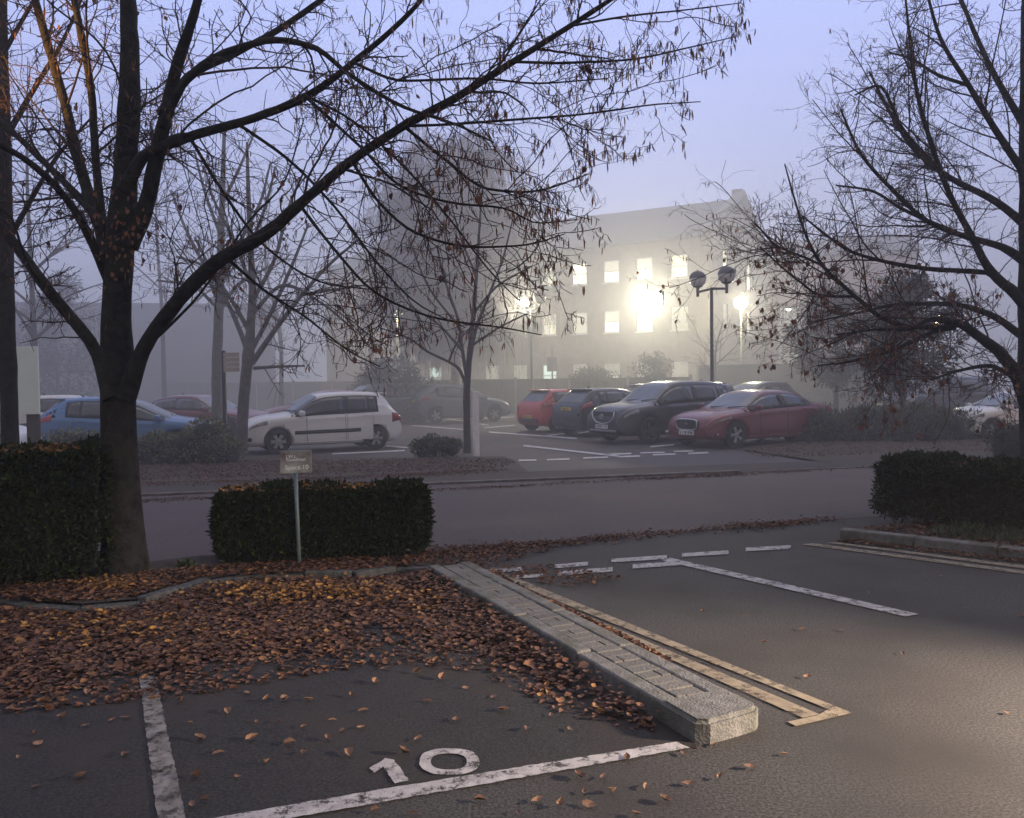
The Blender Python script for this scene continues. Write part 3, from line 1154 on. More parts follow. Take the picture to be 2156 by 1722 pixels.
# dark red saloon with meshed grille
car = make_car('sedan', "parked_car", RED, grille='oval')
w_ = G(1546, 943)
place_mid(car, 'sedan', w_ + UX * SPEC['sedan']['wb'] / 2, ANG + math.pi, 'left')
finish(car, "glossy red saloon with oval mesh grille and five spoke wheels, next to the shrubs")
saloon = car
# dark suv
car = make_car('suv', "parked_car", DGREY, grille='shield', rim_mat=STEEL, quarter_chrome=True)
w_ = G(1366, 934)
place_mid(car, 'suv', w_ + UX * SPEC['suv']['wb'] / 2, ANG + math.pi, 'left')
finish(car, "dark grey suv with large shield grille facing out beside the red saloon")
# navy hatchback, tail towards us
car = make_car('hatch', "parked_car", NAVY)
by_rear(car, 'hatch', D(1190, 863, 26.3).xy.to_3d(), ANG)
finish(car, "navy hatchback parked tail out between the bright red car and the suv")
# bright red hatchback
car = make_car('threedoor', "parked_car", ORNG)
by_rear(car, 'threedoor', D(1112, 880, 28.6).xy.to_3d(), ANG)
finish(car, "bright orange red hatchback parked tail out in front of the fence")
# grey crossover behind the white marker post
car = make_car('hatch', "parked_car", MGREY, rim_mat=ALLOY)
w_ = G(920, 892)
place_mid(car, 'hatch', w_ + Vector((math.cos(.46), math.sin(.46), 0)) * SPEC['hatch']['wb'] / 2, .46, 'right')
car.scale = (1.06, 1.06, 1.09)
finish(car, "grey blue crossover with red tail light, behind the white marker post")
# blue hatchback behind the big tree
car = make_car('hatch', "parked_car", BLUE)
by_rear(car, 'hatch', D(88, 880, 20.4).xy.to_3d(), R(12))
finish(car, "metallic blue hatchback partly hidden by the big tree trunk")
# red car beyond it
car = make_car('sedan', "parked_car", MAROON)
by_front(car, 'sedan', D(556, 880, 26.5).xy.to_3d(), R(-16))
finish(car, "faded red saloon with its nose behind the slim tree, beyond the blue hatchback")
# maroon car right behind the white one
car = make_car('hatch', "parked_car", MAROON, detail=False)
by_front(car, 'hatch', D(548, 880, 29.5).xy.to_3d(), R(205))
finish(car, "dull maroon hatchback half hidden behind the white hatchback's windscreen")
# dark people carrier behind the white car's roof
car = make_car('suv', "parked_car", NAVY, detail=False, rim_mat=STEEL)
by_front(car, 'suv', D(672, 880, 34.5).xy.to_3d(), R(207))
finish(car, "dark blue suv behind the roof of the white hatchback")
# silver car behind the red saloon
car = make_car('suv', "parked_car", SILV, detail=True)
by_front(car, 'suv', saloon.location + UN * 5.3 + UX * .4, ANG + math.pi)
car.scale = (.95, .95, .97)
finish(car, "silver people carrier behind the tail of the red saloon")
# roofs glimpsed behind the suv and the saloon
car = make_car('hatch', "parked_car", DGREY, detail=False)
by_front(car, 'hatch', D(1500, 850, 30.5).xy.to_3d(), ANG + math.pi)
car.scale.z = 1.08
finish(car, "charcoal hatchback of which only the roof shows above the red saloon")
car = make_car('hatch', "parked_car", SILV, detail=False)
by_rear(car, 'hatch', D(1318, 850, 31.5).xy.to_3d(), ANG)
car.scale.z = 1.06
finish(car, "pale car whose roof shows between the navy hatchback and the suv")
# grey van beyond the shrubs
car = make_car('suv', "parked_car", DGREY, detail=False, rim_mat=STEEL)
by_front(car, 'suv', D(1862, 850, 30.0).xy.to_3d(), R(200))
car.scale = (1.0, 1.0, 1.02)
finish(car, "misty grey suv beyond the shrubs, beneath the dark evergreen tree")
# white three door at the frame edge
car = make_car('threedoor', "parked_car", WHITE)
by_front(car, 'threedoor', D(1990, 880, 23.2).xy.to_3d(), R(186))
car.scale = (.96, .96, .93)
finish(car, "white three door hatchback above the long shrub bed")
# cars glimpsed over the blue hatchback
car = make_car('hatch', "parked_car", WHITE, detail=False)
by_front(car, 'hatch', D(322, 850, 26.0).xy.to_3d(), R(10))
finish(car, "white car whose bonnet shows either side of the big trunk, beyond the blue hatchback")
car = make_car('supermini', "parked_car", SILV, detail=False)
by_front(car, 'supermini', D(160, 850, 30).xy.to_3d(), R(5))
car.scale.z = 1.04
finish(car, "pale grey car beside the white notice board, beyond the blue hatchback")
car = make_car('hatch', "parked_car", WHITE, detail=False)
by_front(car, 'hatch', D(70, 900, 18.8).xy.to_3d(), R(10))
finish(car, "white car nose just showing beneath the white notice board")
# ------------------------------------------------------------------ buildings
M_brick = mat("pale_brick", (0.24, 0.21, 0.185), 0.9, col2=(0.31, 0.27, 0.24), nscale=3, bump=0.3, bscale=30)
M_pink = mat("pink_brick", (0.30, 0.185, 0.165), 0.9, col2=(0.36, 0.23, 0.20), nscale=3, bump=0.3, bscale=30)
M_slate = mat("slate_roof", (0.085, 0.085, 0.095), 0.75, col2=(0.13, 0.13, 0.14), nscale=5, bump=0.4, bscale=14)
M_frame = mat("white_window_frame", (0.72, 0.72, 0.70), 0.5)
M_cop = mat("stone_coping", (0.24, 0.235, 0.23), 0.85, col2=(0.3, 0.29, 0.28), nscale=4)
M_dwall = mat("dark_wall_cladding", (0.050, 0.047, 0.050), 0.9, col2=(0.075, 0.070, 0.074), nscale=1.2, bump=0.2, bscale=10)
M_dglass = mat("unlit_window_glass", (0.03, 0.033, 0.04), 0.15, spec=0.7)


def lit(name, e, s):
    return mat(name, (0.5, 0.48, 0.4), 0.4, emit=e, estr=s, col2=(0.4, 0.38, 0.3), nscale=2)


LIT = {
    'bright': lit("window_glow_bright", (1.0, 0.96, 0.72), 2.2),
    'mid': lit("window_glow_mid", (1.0, 0.95, 0.72), 1.25),
    'blind': lit("window_glow_blind", (1.0, 0.95, 0.78), 0.62),
    'dim': lit("window_glow_dim", (0.9, 0.9, 0.8), 0.22),
    'cool': lit("window_glow_cool", (0.75, 1.0, 0.90), 1.1),
}


def facade(mb, o, u, wid, hgt, holes, depth=.14, z0=0.0, mi=0):
    """wall face with real openings; holes = (s0, s1, z0, z1)"""
    u = Vector(u).normalized()
    nrm = Vector((u.y, -u.x, 0))           # outwards when u runs to the right of a viewer in front
    ss = sorted(set([0, wid] + [h[0] for h in holes] + [h[1] for h in holes]))
    zs = sorted(set([z0, hgt] + [h[2] for h in holes] + [h[3] for h in holes]))
    P = lambda s, z, d=0: tuple(Vector(o) + u * s + Vector((0, 0, z)) - nrm * d)
    for i in range(len(ss) - 1):
        for j in range(len(zs) - 1):
            cs, cz = (ss[i] + ss[i + 1]) / 2, (zs[j] + zs[j + 1]) / 2
            if any(h[0] < cs < h[1] and h[2] < cz < h[3] for h in holes):
                continue
            mb.add([P(ss[i], zs[j]), P(ss[i + 1], zs[j]), P(ss[i + 1], zs[j + 1]), P(ss[i], zs[j + 1])], [(0, 1, 2, 3)], mi)
    for h in holes:
        a = [(h[0], h[2]), (h[1], h[2]), (h[1], h[3]), (h[0], h[3])]
        for k in range(4):
            p, q = a[k], a[(k + 1) % 4]
            mb.add([P(*p), P(*q), P(*q, depth), P(*p, depth)], [(0, 3, 2, 1)], mi)
    return P, u, nrm


def window(parent, base, P, h, upper, lower, depth=.10, name="window", sill=True):
    """sash window: frame, glazing bar, two panes"""
    s0, s1, z0, z1 = h
    fw = .06
    zm = (z0 + z1) / 2
    ang = None
    fr = MB()
    B = Vector(base)

    def bar(a0, a1, b0, b1, d0=depth - .05, d1=depth):
        V = [Vector(P(s, z, d)) - B for d in (d0, d1) for (s, z) in ((a0, b0), (a1, b0), (a1, b1), (a0, b1))]
        fr.add(V, [(0, 1, 2, 3), (7, 6, 5, 4), (0, 4, 5, 1), (1, 5, 6, 2), (2, 6, 7, 3), (3, 7, 4, 0)])
    bar(s0, s0 + fw, z0, z1)
    bar(s1 - fw, s1, z0, z1)
    bar(s0 + fw, s1 - fw, z0, z0 + fw)
    bar(s0 + fw, s1 - fw, z1 - fw, z1)
    bar(s0 + fw, s1 - fw, zm - .03, zm + .03)
    if sill:
        bar(s0 - .06, s1 + .06, z0 - .07, z0 - .004, -.05, depth)
    w = fr.build(name, M_frame, parent)
    for (za, zb, m) in ((z0 + fw, zm - .03, lower), (zm + .03, z1 - fw, upper)):
        pb = MB()
        pb.add([Vector(P(s, z, depth - .018)) - B for (s, z) in ((s0 + fw, za), (s1 - fw, za), (s1 - fw, zb), (s0 + fw, zb))], [(0, 1, 2, 3)])
        pb.build("pane", m, w)
    return w


# --- main office block
FD = Vector((-0.87, 0.5, 0)).normalized()      # along the front, away to the left
GD = Vector((0.5, 0.87, 0)).normalized()       # along the gable
C0 = Vector(((1492 - 1078) / 1800 * 44.3, 44.3, 0))
BL, BW, EAVE, RIDGE = 26.0, 13.0, 9.05, 11.85


def on_front(px, o=None, d=None):
    """distance along a wall from its corner for a pixel column"""
    o, d = o or C0, d or FD
    r = ray(px, 700)
    k = r.x / r.y
    return (k * o.y - o.x) / (d.x - k * d.y)


def z_at(px, py, t, o=None, d=None):
    p = (o or C0) + (d or FD) * t
    r = ray(px, py)
    return EYE + r.z * p.y / r.y


office = thing("office_building", C0, "three storey gabled office block with lit sash windows, deep in the fog", "building")
FO = C0 + FD * BL                               # left end, so that u runs to the right
fu = -FD
cols = [1431, 1357, 1288, 1221, 1156, 1094, 1035, 975, 915, 855]
holes, spec = [], []
UP = ['dimblind', 'half', 'half', 'bright', 'halfb', 'dim', 'blind', 'dim', 'mid', 'blind']
for i, px in enumerate(cols):
    t = on_front(px)
    s = BL - t
    hw = .46
    holes.append((s - hw, s + hw, 7.02, 8.22))
    spec.append([('mid', 'mid'), ('blind', 'bright'), ('blind', 'bright'), ('bright', 'bright'), ('blind', 'mid'), ('blind', 'dim'), ('dim', 'dim'), ('blind', 'mid'), ('dim', 'dim'), ('blind', 'blind')][i])
    holes.append((s - hw, s + hw, 4.28, 5.48))
    spec.append([('dim', 'dim'), ('blind', 'bright'), ('blind', 'bright'), ('blind', 'blind'), ('blind', 'mid'), ('dim', 'blind'), ('dim', 'dim'), ('blind', 'blind'), ('mid', 'bright'), ('dim', 'blind')][i])
    holes.append((s - hw, s + hw, 1.35, 2.60))
    spec.append([('dim', 'dim'), ('dim', 'dim'), ('dim', 'blind'), ('dim', 'dim'), ('cool', 'cool'), ('dim', 'dim'), ('dim', 'dim'), ('dim', 'dim'), ('cool', 'dim'), ('dim', 'dim')][i])
wall = MB()
P1, _, n1 = facade(wall, FO - C0, fu, BL, EAVE, holes)
Pw = lambda s, z, d=0: tuple(Vector(P1(s, z, d)) + C0)
# gable end
gh, gspec = [], []
for px, (za, zb), m in ((1528, (7.35, 8.75), ('mid', 'bright')), (1577, (7.0, 8.6), ('mid', 'bright')), (1577, (4.3, 5.7), ('mid', 'mid')), (1528, (4.6, 5.8), ('dim', 'dim'))):
    t = on_front(px, C0, GD)
    gh.append((t - .42, t + .42, za, zb))
    gspec.append(m)
P2, _, n2 = facade(wall, Vector((0, 0, 0)), GD, BW, EAVE, gh)
Pg = lambda s, z, d=0: tuple(Vector(P2(s, z, d)) + C0)
gt = [Vector((0, 0, EAVE)), GD * BW + Vector((0, 0, EAVE)), GD * BW / 2 + Vector((0, 0, RIDGE))]
wall.add(gt, [(0, 1, 2)])
L_ = FD * BL
wall.add([p + L_ for p in gt], [(0, 2, 1)])
wall.add([L_, L_ + GD * BW, L_ + GD * BW + Vector((0, 0, EAVE)), L_ + Vector((0, 0, EAVE))], [(0, 1, 2, 3)])
wall.add([GD * BW, GD * BW + L_, GD * BW + L_ + Vector((0, 0, EAVE)), GD * BW + Vector((0, 0, EAVE))], [(0, 1, 2, 3)])
wall.build("wall", M_brick, office)
for h, m in zip(holes, spec):
    window(office, C0, Pw, h, LIT[m[0]], LIT[m[1]])
for h, m in zip(gh, gspec):
    window(office, C0, Pg, h, LIT[m[0]], LIT[m[1]])
rf = MB()
ov = .35
for sgn in (0, 1):
    base = GD * (BW + ov) if sgn else GD * -ov
    ez = EAVE - .12
    a_, b_ = base + Vector((0, 0, ez)) - FD * .0, base + L_ + Vector((0, 0, ez))
    c_, d_ = GD * BW / 2 + L_ + Vector((0, 0, RIDGE + .14)), GD * BW / 2 + Vector((0, 0, RIDGE + .14))
    up = Vector((0, 0, .13))
    rf.add([a_, b_, c_, d_, a_ + up, b_ + up, c_ + up, d_ + up], [(0, 1, 2, 3), (4, 7, 6, 5), (0, 4, 5, 1), (3, 7, 4, 0), (1, 5, 6, 2)])
ro = rf.build("roof", M_slate, office)
cp = MB()           # raised coping and kneeler of the gable with its stump of a chimney
for sgn in (0, 1):
    s0 = (GD * -.4) if not sgn else (GD * (BW + .4))
    a_, b_ = s0 + Vector((0, 0, EAVE + .05)), GD * BW / 2 + Vector((0, 0, RIDGE + .42))
    o_ = FD * -.22
    i_ = FD * .30
    up = Vector((0, 0, .28))
    cp.add([a_ + o_, a_ + i_, b_ + i_, b_ + o_, a_ + o_ + up, a_ + i_ + up, b_ + i_ + up, b_ + o_ + up], [(0, 1, 2, 3), (4, 7, 6, 5), (0, 4, 5, 1), (0, 3, 7, 4), (1, 5, 6, 2)])
cp.build("coping", M_cop, office)
ch = MB()
ch.box(GD * BW / 2 + FD * .2 + Vector((0, 0, RIDGE + .62)), (.40, .6, .34), math.atan2(GD.y, GD.x), bev=.03)
ch.build("finial", M_cop, ro)
gt_ = MB()
gt_.tube([GD * -.42 + Vector((0, 0, EAVE - .05)) + FD * .1, GD * -.42 + Vector((0, 0, EAVE - .05)) + FD * (BL - .1)], .07, 8)
gt_.build("gutter", M_slate, office)

# --- the pink brick wing beyond the gable
WO = C0 + GD * (BW + .05) + Vector((-.8, 0, 0))
WU = Vector((.96, -.28, 0)).normalized()
wing = thing("brick_wing", WO, "pink brick wing with white framed windows and white downpipe, beyond the gable end", "building")
wm = MB()


def wz(px, py):
    t = on_front(px, WO, WU)
    p = WO + WU * t
    r = ray(px, py)
    return t, EYE + r.z * p.y / r.y


wholes, wsp = [], []
for (xa, ya, xb, yb), m in (((1650, 645, 1683, 693), ('cool2', 'dim')), ((1650, 743, 1682, 768), ('dim', 'dim')), ((1725, 645, 1754, 693), ('dark', 'dark'))):
    ta, zb_ = wz(xa, ya)
    tb, za_ = wz(xb, yb)
    wholes.append((ta, tb, za_, zb_))
    wsp.append(m)
WLEN = 9.6
P3, _, n3 = facade(wm, Vector((0, 0, 0)), WU, WLEN, 9.4, wholes)
Pq = lambda s, z, d=0: tuple(Vector(P3(s, z, d)) + WO)
WN = Vector((-WU.y, WU.x, 0))
wm.add([WU * WLEN, WU * WLEN + WN * 9, WU * WLEN + WN * 9 + Vector((0, 0, 9.4)), WU * WLEN + Vector((0, 0, 9.4))], [(0, 1, 2, 3)])
wm.build("wall", M_pink, wing)
LIT['dark'] = M_dglass
LIT['cool2'] = lit("window_glow_pale", (0.8, 0.95, 1.0), .18)
for h, m in zip(wholes, wsp):
    w_ = window(wing, WO, Pq, h, LIT[m[0]], LIT[m[1]])
tl, zl_ = wz(1656, 650)
cl = MB()
cl.box(Vector(P3(tl + .12, zl_ - .05, .06)), (.34, .06, .12), math.atan2(WU.y, WU.x), bev=.02)
cl.build("ceiling_light", lit("tube_light", (0.85, 1.0, 0.95), 12.0), wing)
tp, zt_ = wz(1643, 645)
dp = MB()
dp.tube([Vector(P3(tp, .1, -.09)), Vector(P3(tp, zt_ + .1, -.09))], .13, 8)
dp.build("downpipe", M_frame, wing)
wr = MB()
a_, b_ = WN * -.3 + Vector((0, 0, 9.3)) - WU * .4, WU * (WLEN + .3) + WN * -.3 + Vector((0, 0, 9.3))
wr.add([a_, b_, b_ + WN * 5 + Vector((0, 0, 1.7)), a_ + WN * 5 + Vector((0, 0, 1.7)), a_ + Vector((0, 0, .15)), b_ + Vector((0, 0, .15)), b_ + WN * 5 + Vector((0, 0, 1.85)), a_ + WN * 5 + Vector((0, 0, 1.85))],
       [(0, 1, 2, 3), (4, 7, 6, 5), (0, 4, 5, 1), (3, 7, 4, 0), (1, 5, 6, 2)])
wr.build("roof", M_slate, wing)

# --- long dark unlit block at the far side of the car park
DO = Vector(((575 - 1078) / 1800 * 64, 64, 0))
DU = Vector((.97, .24, 0)).normalized()
DO = DO - DU * 44
dark = thing("dark_building", DO, "long plain dark building without lights, beyond the red and blue cars", "building")
dm = MB()
dh = [(44 - 4 * k - 2.2, 44 - 4 * k - .9, 4.9, 6.1) for k in range(8)]
P4, _, n4 = facade(dm, Vector((0, 0, 0)), DU, 44, 7.4, dh)
Pd = lambda s, z, d=0: tuple(Vector(P4(s, z, d)) + DO)
DN = Vector((-DU.y, DU.x, 0))
dm.add([DU * 44, DU * 44 + DN * 10, DU * 44 + DN * 10 + Vector((0, 0, 7.4)), DU * 44 + Vector((0, 0, 7.4))], [(0, 1, 2, 3)])
dm.add([Vector((0, 0, 7.4)), DU * 44 + Vector((0, 0, 7.4)), DU * 44 + DN * 10 + Vector((0, 0, 7.4)), DN * 10 + Vector((0, 0, 7.4))], [(0, 1, 2, 3)])
dm.build("wall", M_dwall, dark)
M_dfr = mat("dark_window_frame", (0.06, 0.058, 0.06), 0.6)
for h in dh:
    w_ = window(dark, DO, Pd, h, M_dglass, M_dglass)
    w_.data.materials.clear()
    w_.data.materials.append(M_dfr)
dc = MB()
dc.box(DU * 22 + Vector((0, 0, 7.5)) + DN * .02, (44.2, .5, .22), math.atan2(DU.y, DU.x), bev=.03)
dc.build("roof_edge", M_dfr, dark)

# ------------------------------------------------------------------ fence and wall at the back of the car park
M_fen = mat("dark_fence_board", (0.030, 0.028, 0.026), 0.9, col2=(0.055, 0.05, 0.046), nscale=6, bump=.4, bscale=20)
M_fpost = mat("concrete_fence_post", (0.14, 0.135, 0.125), 0.9, col2=(0.19, 0.185, 0.17), nscale=6)
FS = Vector(((1452 - 1078) / 1800 * 38.5, 38.5, 0))
fence = thing("board_fence", FS, "dark close boarded fence with concrete posts running behind the parked cars", "fence")
FL = 34.0
k = 0
s = 0
fb = MB()
while s < FL:
    l = 2.9
    for q in range(18):
        bw = l / 18
        fb.box(FD * (s + bw * (q + .5)) + GD * random.uniform(-.006, .006) + Vector((0, 0, .92)), (bw - .008, .03, 1.76 + random.uniform(-.012, .012)), math.atan2(FD.y, FD.x))
    s += l + .12
fb.build("board_panel", M_fen, fence)
s = -.06
while s < FL + .2:
    pb = MB()
    pb.box(FD * s + Vector((0, 0, .94)), (.11, .12, 1.9), math.atan2(FD.y, FD.x), bev=.012)
    pb.build("post", M_fpost, fence)
    s += 3.02
M_gw = mat("grey_garden_wall", (0.085, 0.08, 0.078), 0.9, col2=(0.12, 0.112, 0.105), nscale=5, bump=.5, bscale=18)
gwl = MB()
ga, gb = Vector(((1470 - 1078) / 1800 * 40.5, 40.5, 0)), Vector(((1905 - 1078) / 1800 * 41, 41, 0))
gd_ = gb - ga
gwl.box((0, 0, 1.13), (gd_.length, .25, 2.26), 0)
gwl.box((0, 0, 2.31), (gd_.length + .06, .34, .1), 0, 0, .02)
o = gwl.build("garden_wall", M_gw)
o.location = (ga + gb) / 2
o.rotation_euler = (0, 0, math.atan2(gd_.y, gd_.x))
tag(o, "grey coped wall under the gable end, continuing the fence line", "wall")

# ------------------------------------------------------------------ lamps
M_post = mat("black_lamp_post", (0.018, 0.018, 0.019), 0.5)
M_dome = mat("lamp_dome", (0.022, 0.022, 0.024), 0.4)
M_globe = mat("unlit_globe", (0.75, 0.73, 0.66), 0.15, spec=0.7, col2=(0.45, 0.44, 0.40), nscale=5)
M_glow = lit("lit_globe", (1.0, 0.86, 0.45), 40.0)


def globe_head(parent, at, r, litm=None):
    base = Vector(at)
    hd = MB()
    hd.tube([base + Vector((0, 0, -r * 2.1)), base + Vector((0, 0, -r * .95))], [.045, .055], 10)
    hd.lathe([(.05, -r * 1.05), (r * .55, -r * .92), (r * .60, -r * .80)], base, 18)
    h = hd.build("lamp_bracket", M_post, parent)
    gb_ = MB()
    prof = [(r * .56 * 1, -r * .82)] + [(r * math.cos(a), r * math.sin(a)) for a in np.linspace(-.9, .12, 9)]
    gb_.lathe(prof, base, 22)
    gb_.build("globe", litm or M_globe, h)
    dm_ = MB()
    dm_.lathe([(r * 1.06, .02), (r * 1.08, .10 * r)] + [(r * 1.06 * math.cos(a), r * 1.04 * math.sin(a)) for a in np.linspace(.12, 1.56, 9)], base, 22)
    dm_.lathe([(.02, r * 1.02), (.03, r * 1.12), (.001, r * 1.16)], base, 8)
    dm_.build("dome", M_dome, h)
    return h


def twin_lamp(px, pyt, pyb, d, heads, r, name, label, lit_side=None):
    base = D(px, 800, d)
    base.z = 0
    top = D(px, pyt, d).z
    t = thing(name, base, label, "street lamp", "twin globe street lamps")
    pm = MB()
    pm.tube([(0, 0, 0), (0, 0, 1.0), (0, 0, 1.05), (0, 0, top)], [.085, .085, .058, .052], 12)
    pm.lathe([(.13, 0), (.13, .05), (.09, .12)], (0, 0, 0), 14)
    pm.build("pole", M_post, t)
    ar = MB()
    hp = []
    for (hx, hy, hd) in heads:
        p = D(hx, hy, hd) - base
        hp.append(p)
    ar.tube([hp[0] + Vector((0, 0, -r * 1.55)), Vector((0, 0, top - .04)), hp[1] + Vector((0, 0, -r * 1.55))], .04, 8)
    ar.build("cross_arm", M_post, t)
    for i, p in enumerate(hp):
        globe_head(t, p, r, M_glow if lit_side == i else None)
    return t, [p + base for p in hp]


twin_lamp(1499, 605, 803, 27.0, [(1469, 588, 27.6), (1530, 579, 26.4)], .265, "street_lamp", "tall black twin globe lamp, unlit, standing behind the dark suv")
tl2, hp2 = twin_lamp(1120, 652, 803, 38.0, [(1103, 634, 38.6), (1137, 626, 37.4)], .265, "street_lamp", "black twin globe lamp with one globe glowing yellow, by the fence", 0)
WARM = (1.0, 0.94, 0.70)
lamp("globe_light", hp2[0] + Vector((0, -.32, -.05)), 700, WARM, .2)


def post_lamp(px, py, d, label, power, r=.22):
    top = D(px, py, d)
    b_ = Vector((top.x, top.y, 0))
    t = thing("lamp_post", b_, label, "street lamp")
    pm = MB()
    pm.tube([(0, 0, 0), (0, 0, top.z - r * .8)], [.06, .045], 10)
    pm.build("pole", mat("grey_lamp_pole", (.30, .29, .26), .5), t)
    gm = MB()
    gm.lathe([(.05, -r * .95)] + [(r * math.cos(a), r * math.sin(a)) for a in np.linspace(-1.2, 1.5, 12)], (0, 0, top.z), 20)
    gm.build("lantern", M_glow, t)
    cm = MB()
    cm.lathe([(r * .6, r * .85), (.02, r * 1.25)], (0, 0, top.z), 16)
    cm.build("cap", M_dome, t)
    lamp("lantern_light", top + Vector((0, -r - .06, 0)), power, WARM, r)
    return t


post_lamp(1560, 637, 42.5, "pale lamp post with a glowing yellow lantern near the gable end", 900, .33)
post_lamp(836, 664, 47.0, "lamp post with a glowing lantern seen through the weeping birch", 1300, .36)
post_lamp(1976, 672, 46.0, "small pale lantern on a post glimpsed through the leaves of the leaning lime", 60)
# the floodlight on the office front
ft = on_front(1384)
fp_ = C0 + FD * ft - GD * .55
fz_ = z_at(1384, 637, ft)
fl = thing("floodlight", (fp_.x, fp_.y, fz_), "dazzling floodlight mounted on the office front between the lower windows", "floodlight")
hb = MB()
hb.lathe([(.001, .0), (.30, .02), (.60, .16), (.62, .26), (.59, .262)], (0, 0, 0), 24)
ho = hb.build("housing", M_dome, fl)
aim = (-GD + Vector((-.15, -.2, 0))).normalized()
ho.rotation_euler = aim.to_track_quat('Z', 'Y').to_euler()
bm_ = MB()
bm_.tube([(0, 0, 0), GD * .55], .05, 8)
bm_.build("bracket", M_post, fl)
ln = MB()
ln.lathe([(.60, .245), (.4, .33), (.001, .38)], (0, 0, 0), 24)
lo_ = ln.build("lens", lit("floodlight_lens", (1.0, 0.93, 0.66), 220.0), fl)
lo_.rotation_euler = ho.rotation_euler
lamp("floodlight_beam", Vector((fp_.x, fp_.y, fz_)) + aim * .5, 1250, WARM, .3, 'SPOT', target=Vector((fp_.x, fp_.y, fz_)) + aim * 9, spot=172, blend=.3)

# ------------------------------------------------------------------ signs and posts
M_sign = mat("sign_face", (0.10, 0.070, 0.074), 0.3, spec=0.6, col2=(0.36, 0.395, 0.38), nscale=5)  # pale green blotches are a reflection painted into the board colour
M_rim = mat("sign_edge", (0.05, 0.022, 0.022), 0.6)
M_pole = mat("blue_grey_pole", (0.11, 0.16, 0.175), 0.45, metal=.2, col2=(0.16, 0.21, 0.22), nscale=12)
M_let = mat("sign_lettering", (0.9, 0.9, 0.9), 0.6)


def text(body, size, m, parent, loc, rot, name="lettering", align='LEFT', spacing=1.0):
    cu = bpy.data.curves.new(name, 'FONT')
    cu.body = body
    cu.size = size
    cu.align_x = align
    cu.space_character = spacing
    cu.extrude = 0.0008
    to = bpy.data.objects.new(name + "_curve", cu)
    COL.objects.link(to)
    dg = bpy.context.evaluated_depsgraph_get()
    me = bpy.data.meshes.new_from_object(to.evaluated_get(dg))
    bpy.data.objects.remove(to)
    me.materials.clear()
    o = link(name, me, m, parent)
    o.location = loc
    o.rotation_euler = rot
    return o


sb = G(631, 1199)
sg = thing("parking_sign", sb, "small dark name plate sign on a slim blue grey pole against the low hedge", "sign")
tp_ = D(620, 985, sb.y + .0) - sb
pm = MB()
pm.tube([(0, 0, -.05), tp_ * .5 + Vector((.004, 0, 0)), tp_ + Vector((0, 0.012, .10))], .019, 10)
pm.build("pole", M_pole, sg)
cc = D(623, 972, sb.y - .03) - sb
bw_, bh_ = 66 / 1800 * sb.y, 48 / 1800 * sb.y
bd = MB()
bd.box((0, 0, 0), (bw_, .012, bh_), 0, 0, .004)
bo = bd.build("board", M_sign, sg)
bo.location = cc
bo.rotation_euler = (R(-6), R(-1.2), R(5))
text("J.W.L", .042, M_let, bo, (-bw_ * .30, -.0075, bh_ * .17), (R(90), 0, 0))
text("Goodman", .046, M_let, bo, (-bw_ * .30, -.0075, bh_ * .03), (R(90), 0, 0), spacing=.95)
text("Space.10", .060, M_let, bo, (-bw_ * .34, -.0075, -bh_ * .34), (R(90), 0, 0), spacing=1.02)

# white marker post
mb_ = G(1003, 963)
mt = D(999, 824, mb_.y)
mk = thing("marker_post", mb_, "white square marker post with dark slots, at the car park entrance", "post")
hgt = mt.z
pm = MB()
pm.box((0, 0, hgt / 2), (.10, .15, hgt), R(28), 0, .008)
pm.build("post", mat("white_post_paint", (0.86, 0.83, 0.81), .6, col2=(.74, .71, .69), nscale=6), mk)
ca, sa = math.cos(R(28)), math.sin(R(28))
for zz, hh in ((.82, .24), (.52, .14), (.28, .12)):
    sm = MB()
    sm.box((ca * .052, sa * .052, hgt * zz), (.006, .05, hh), R(28))
    sm.build("slot", TRIM, mk)

# white notice board at the frame edge
M_wb = mat("notice_board_face", (0.72, 0.79, 0.74), .55, col2=(.66, .74, .69), nscale=2)
nb = D(82, 800, 16.0)
nb.z = 0
nt_ = thing("notice_board", nb, "large blank greenish white notice board on brown posts, behind the slim trunk", "sign")
z1_, z0_ = D(70, 729, 16).z, D(70, 872, 16).z
bm_ = MB()
bm_.box((-.75, 0, (z0_ + z1_) / 2), (1.5, .05, z1_ - z0_), 0, 0, .006)
bo = bm_.build("board", M_wb, nt_)
for zz in (.30, .62, .80, .94):
    st = MB()
    st.box((-1.1, -.028, z0_ + (z1_ - z0_) * (1 - zz)), (.78, .004, .022))
    st.build("stripe", mat("teal_stripe", (.09, .25, .22), .6), bo)
for xx in (-.16, -1.34):
    ps = MB()
    ps.box((xx, .06, z0_ / 2 + .1), (.24 if xx > -1 else .14, .06, z0_ + .2), 0, 0, .01)
    ps.build("post", mat("brown_board_post", (.055, .042, .036), .8), nt_)

# small cream board on a dark post
cbp = D(474, 890, 21.0)
cb_ = thing("small_sign", Vector((cbp.x, cbp.y, 0)), "cream slatted board on a dark post, between two thin trunks", "sign")
tz = D(474, 738, 21).z
pm = MB()
pm.box((0, 0, tz / 2), (.085, .085, tz), 0, 0, .01)
pm.build("post", M_post, cb_)
za_, zb_ = D(486, 783, 21).z, D(486, 742, 21).z
bm_ = MB()
for k in range(4):
    hh = (zb_ - za_) / 4
    bm_.box((.21, -.06, za_ + hh * (k + .5)), (.40, .02, hh - .012), R(-3), 0, .003)
bm_.build("board", mat("cream_board", (.42, .36, .32), .7, col2=(.36, .31, .28), nscale=5), cb_)

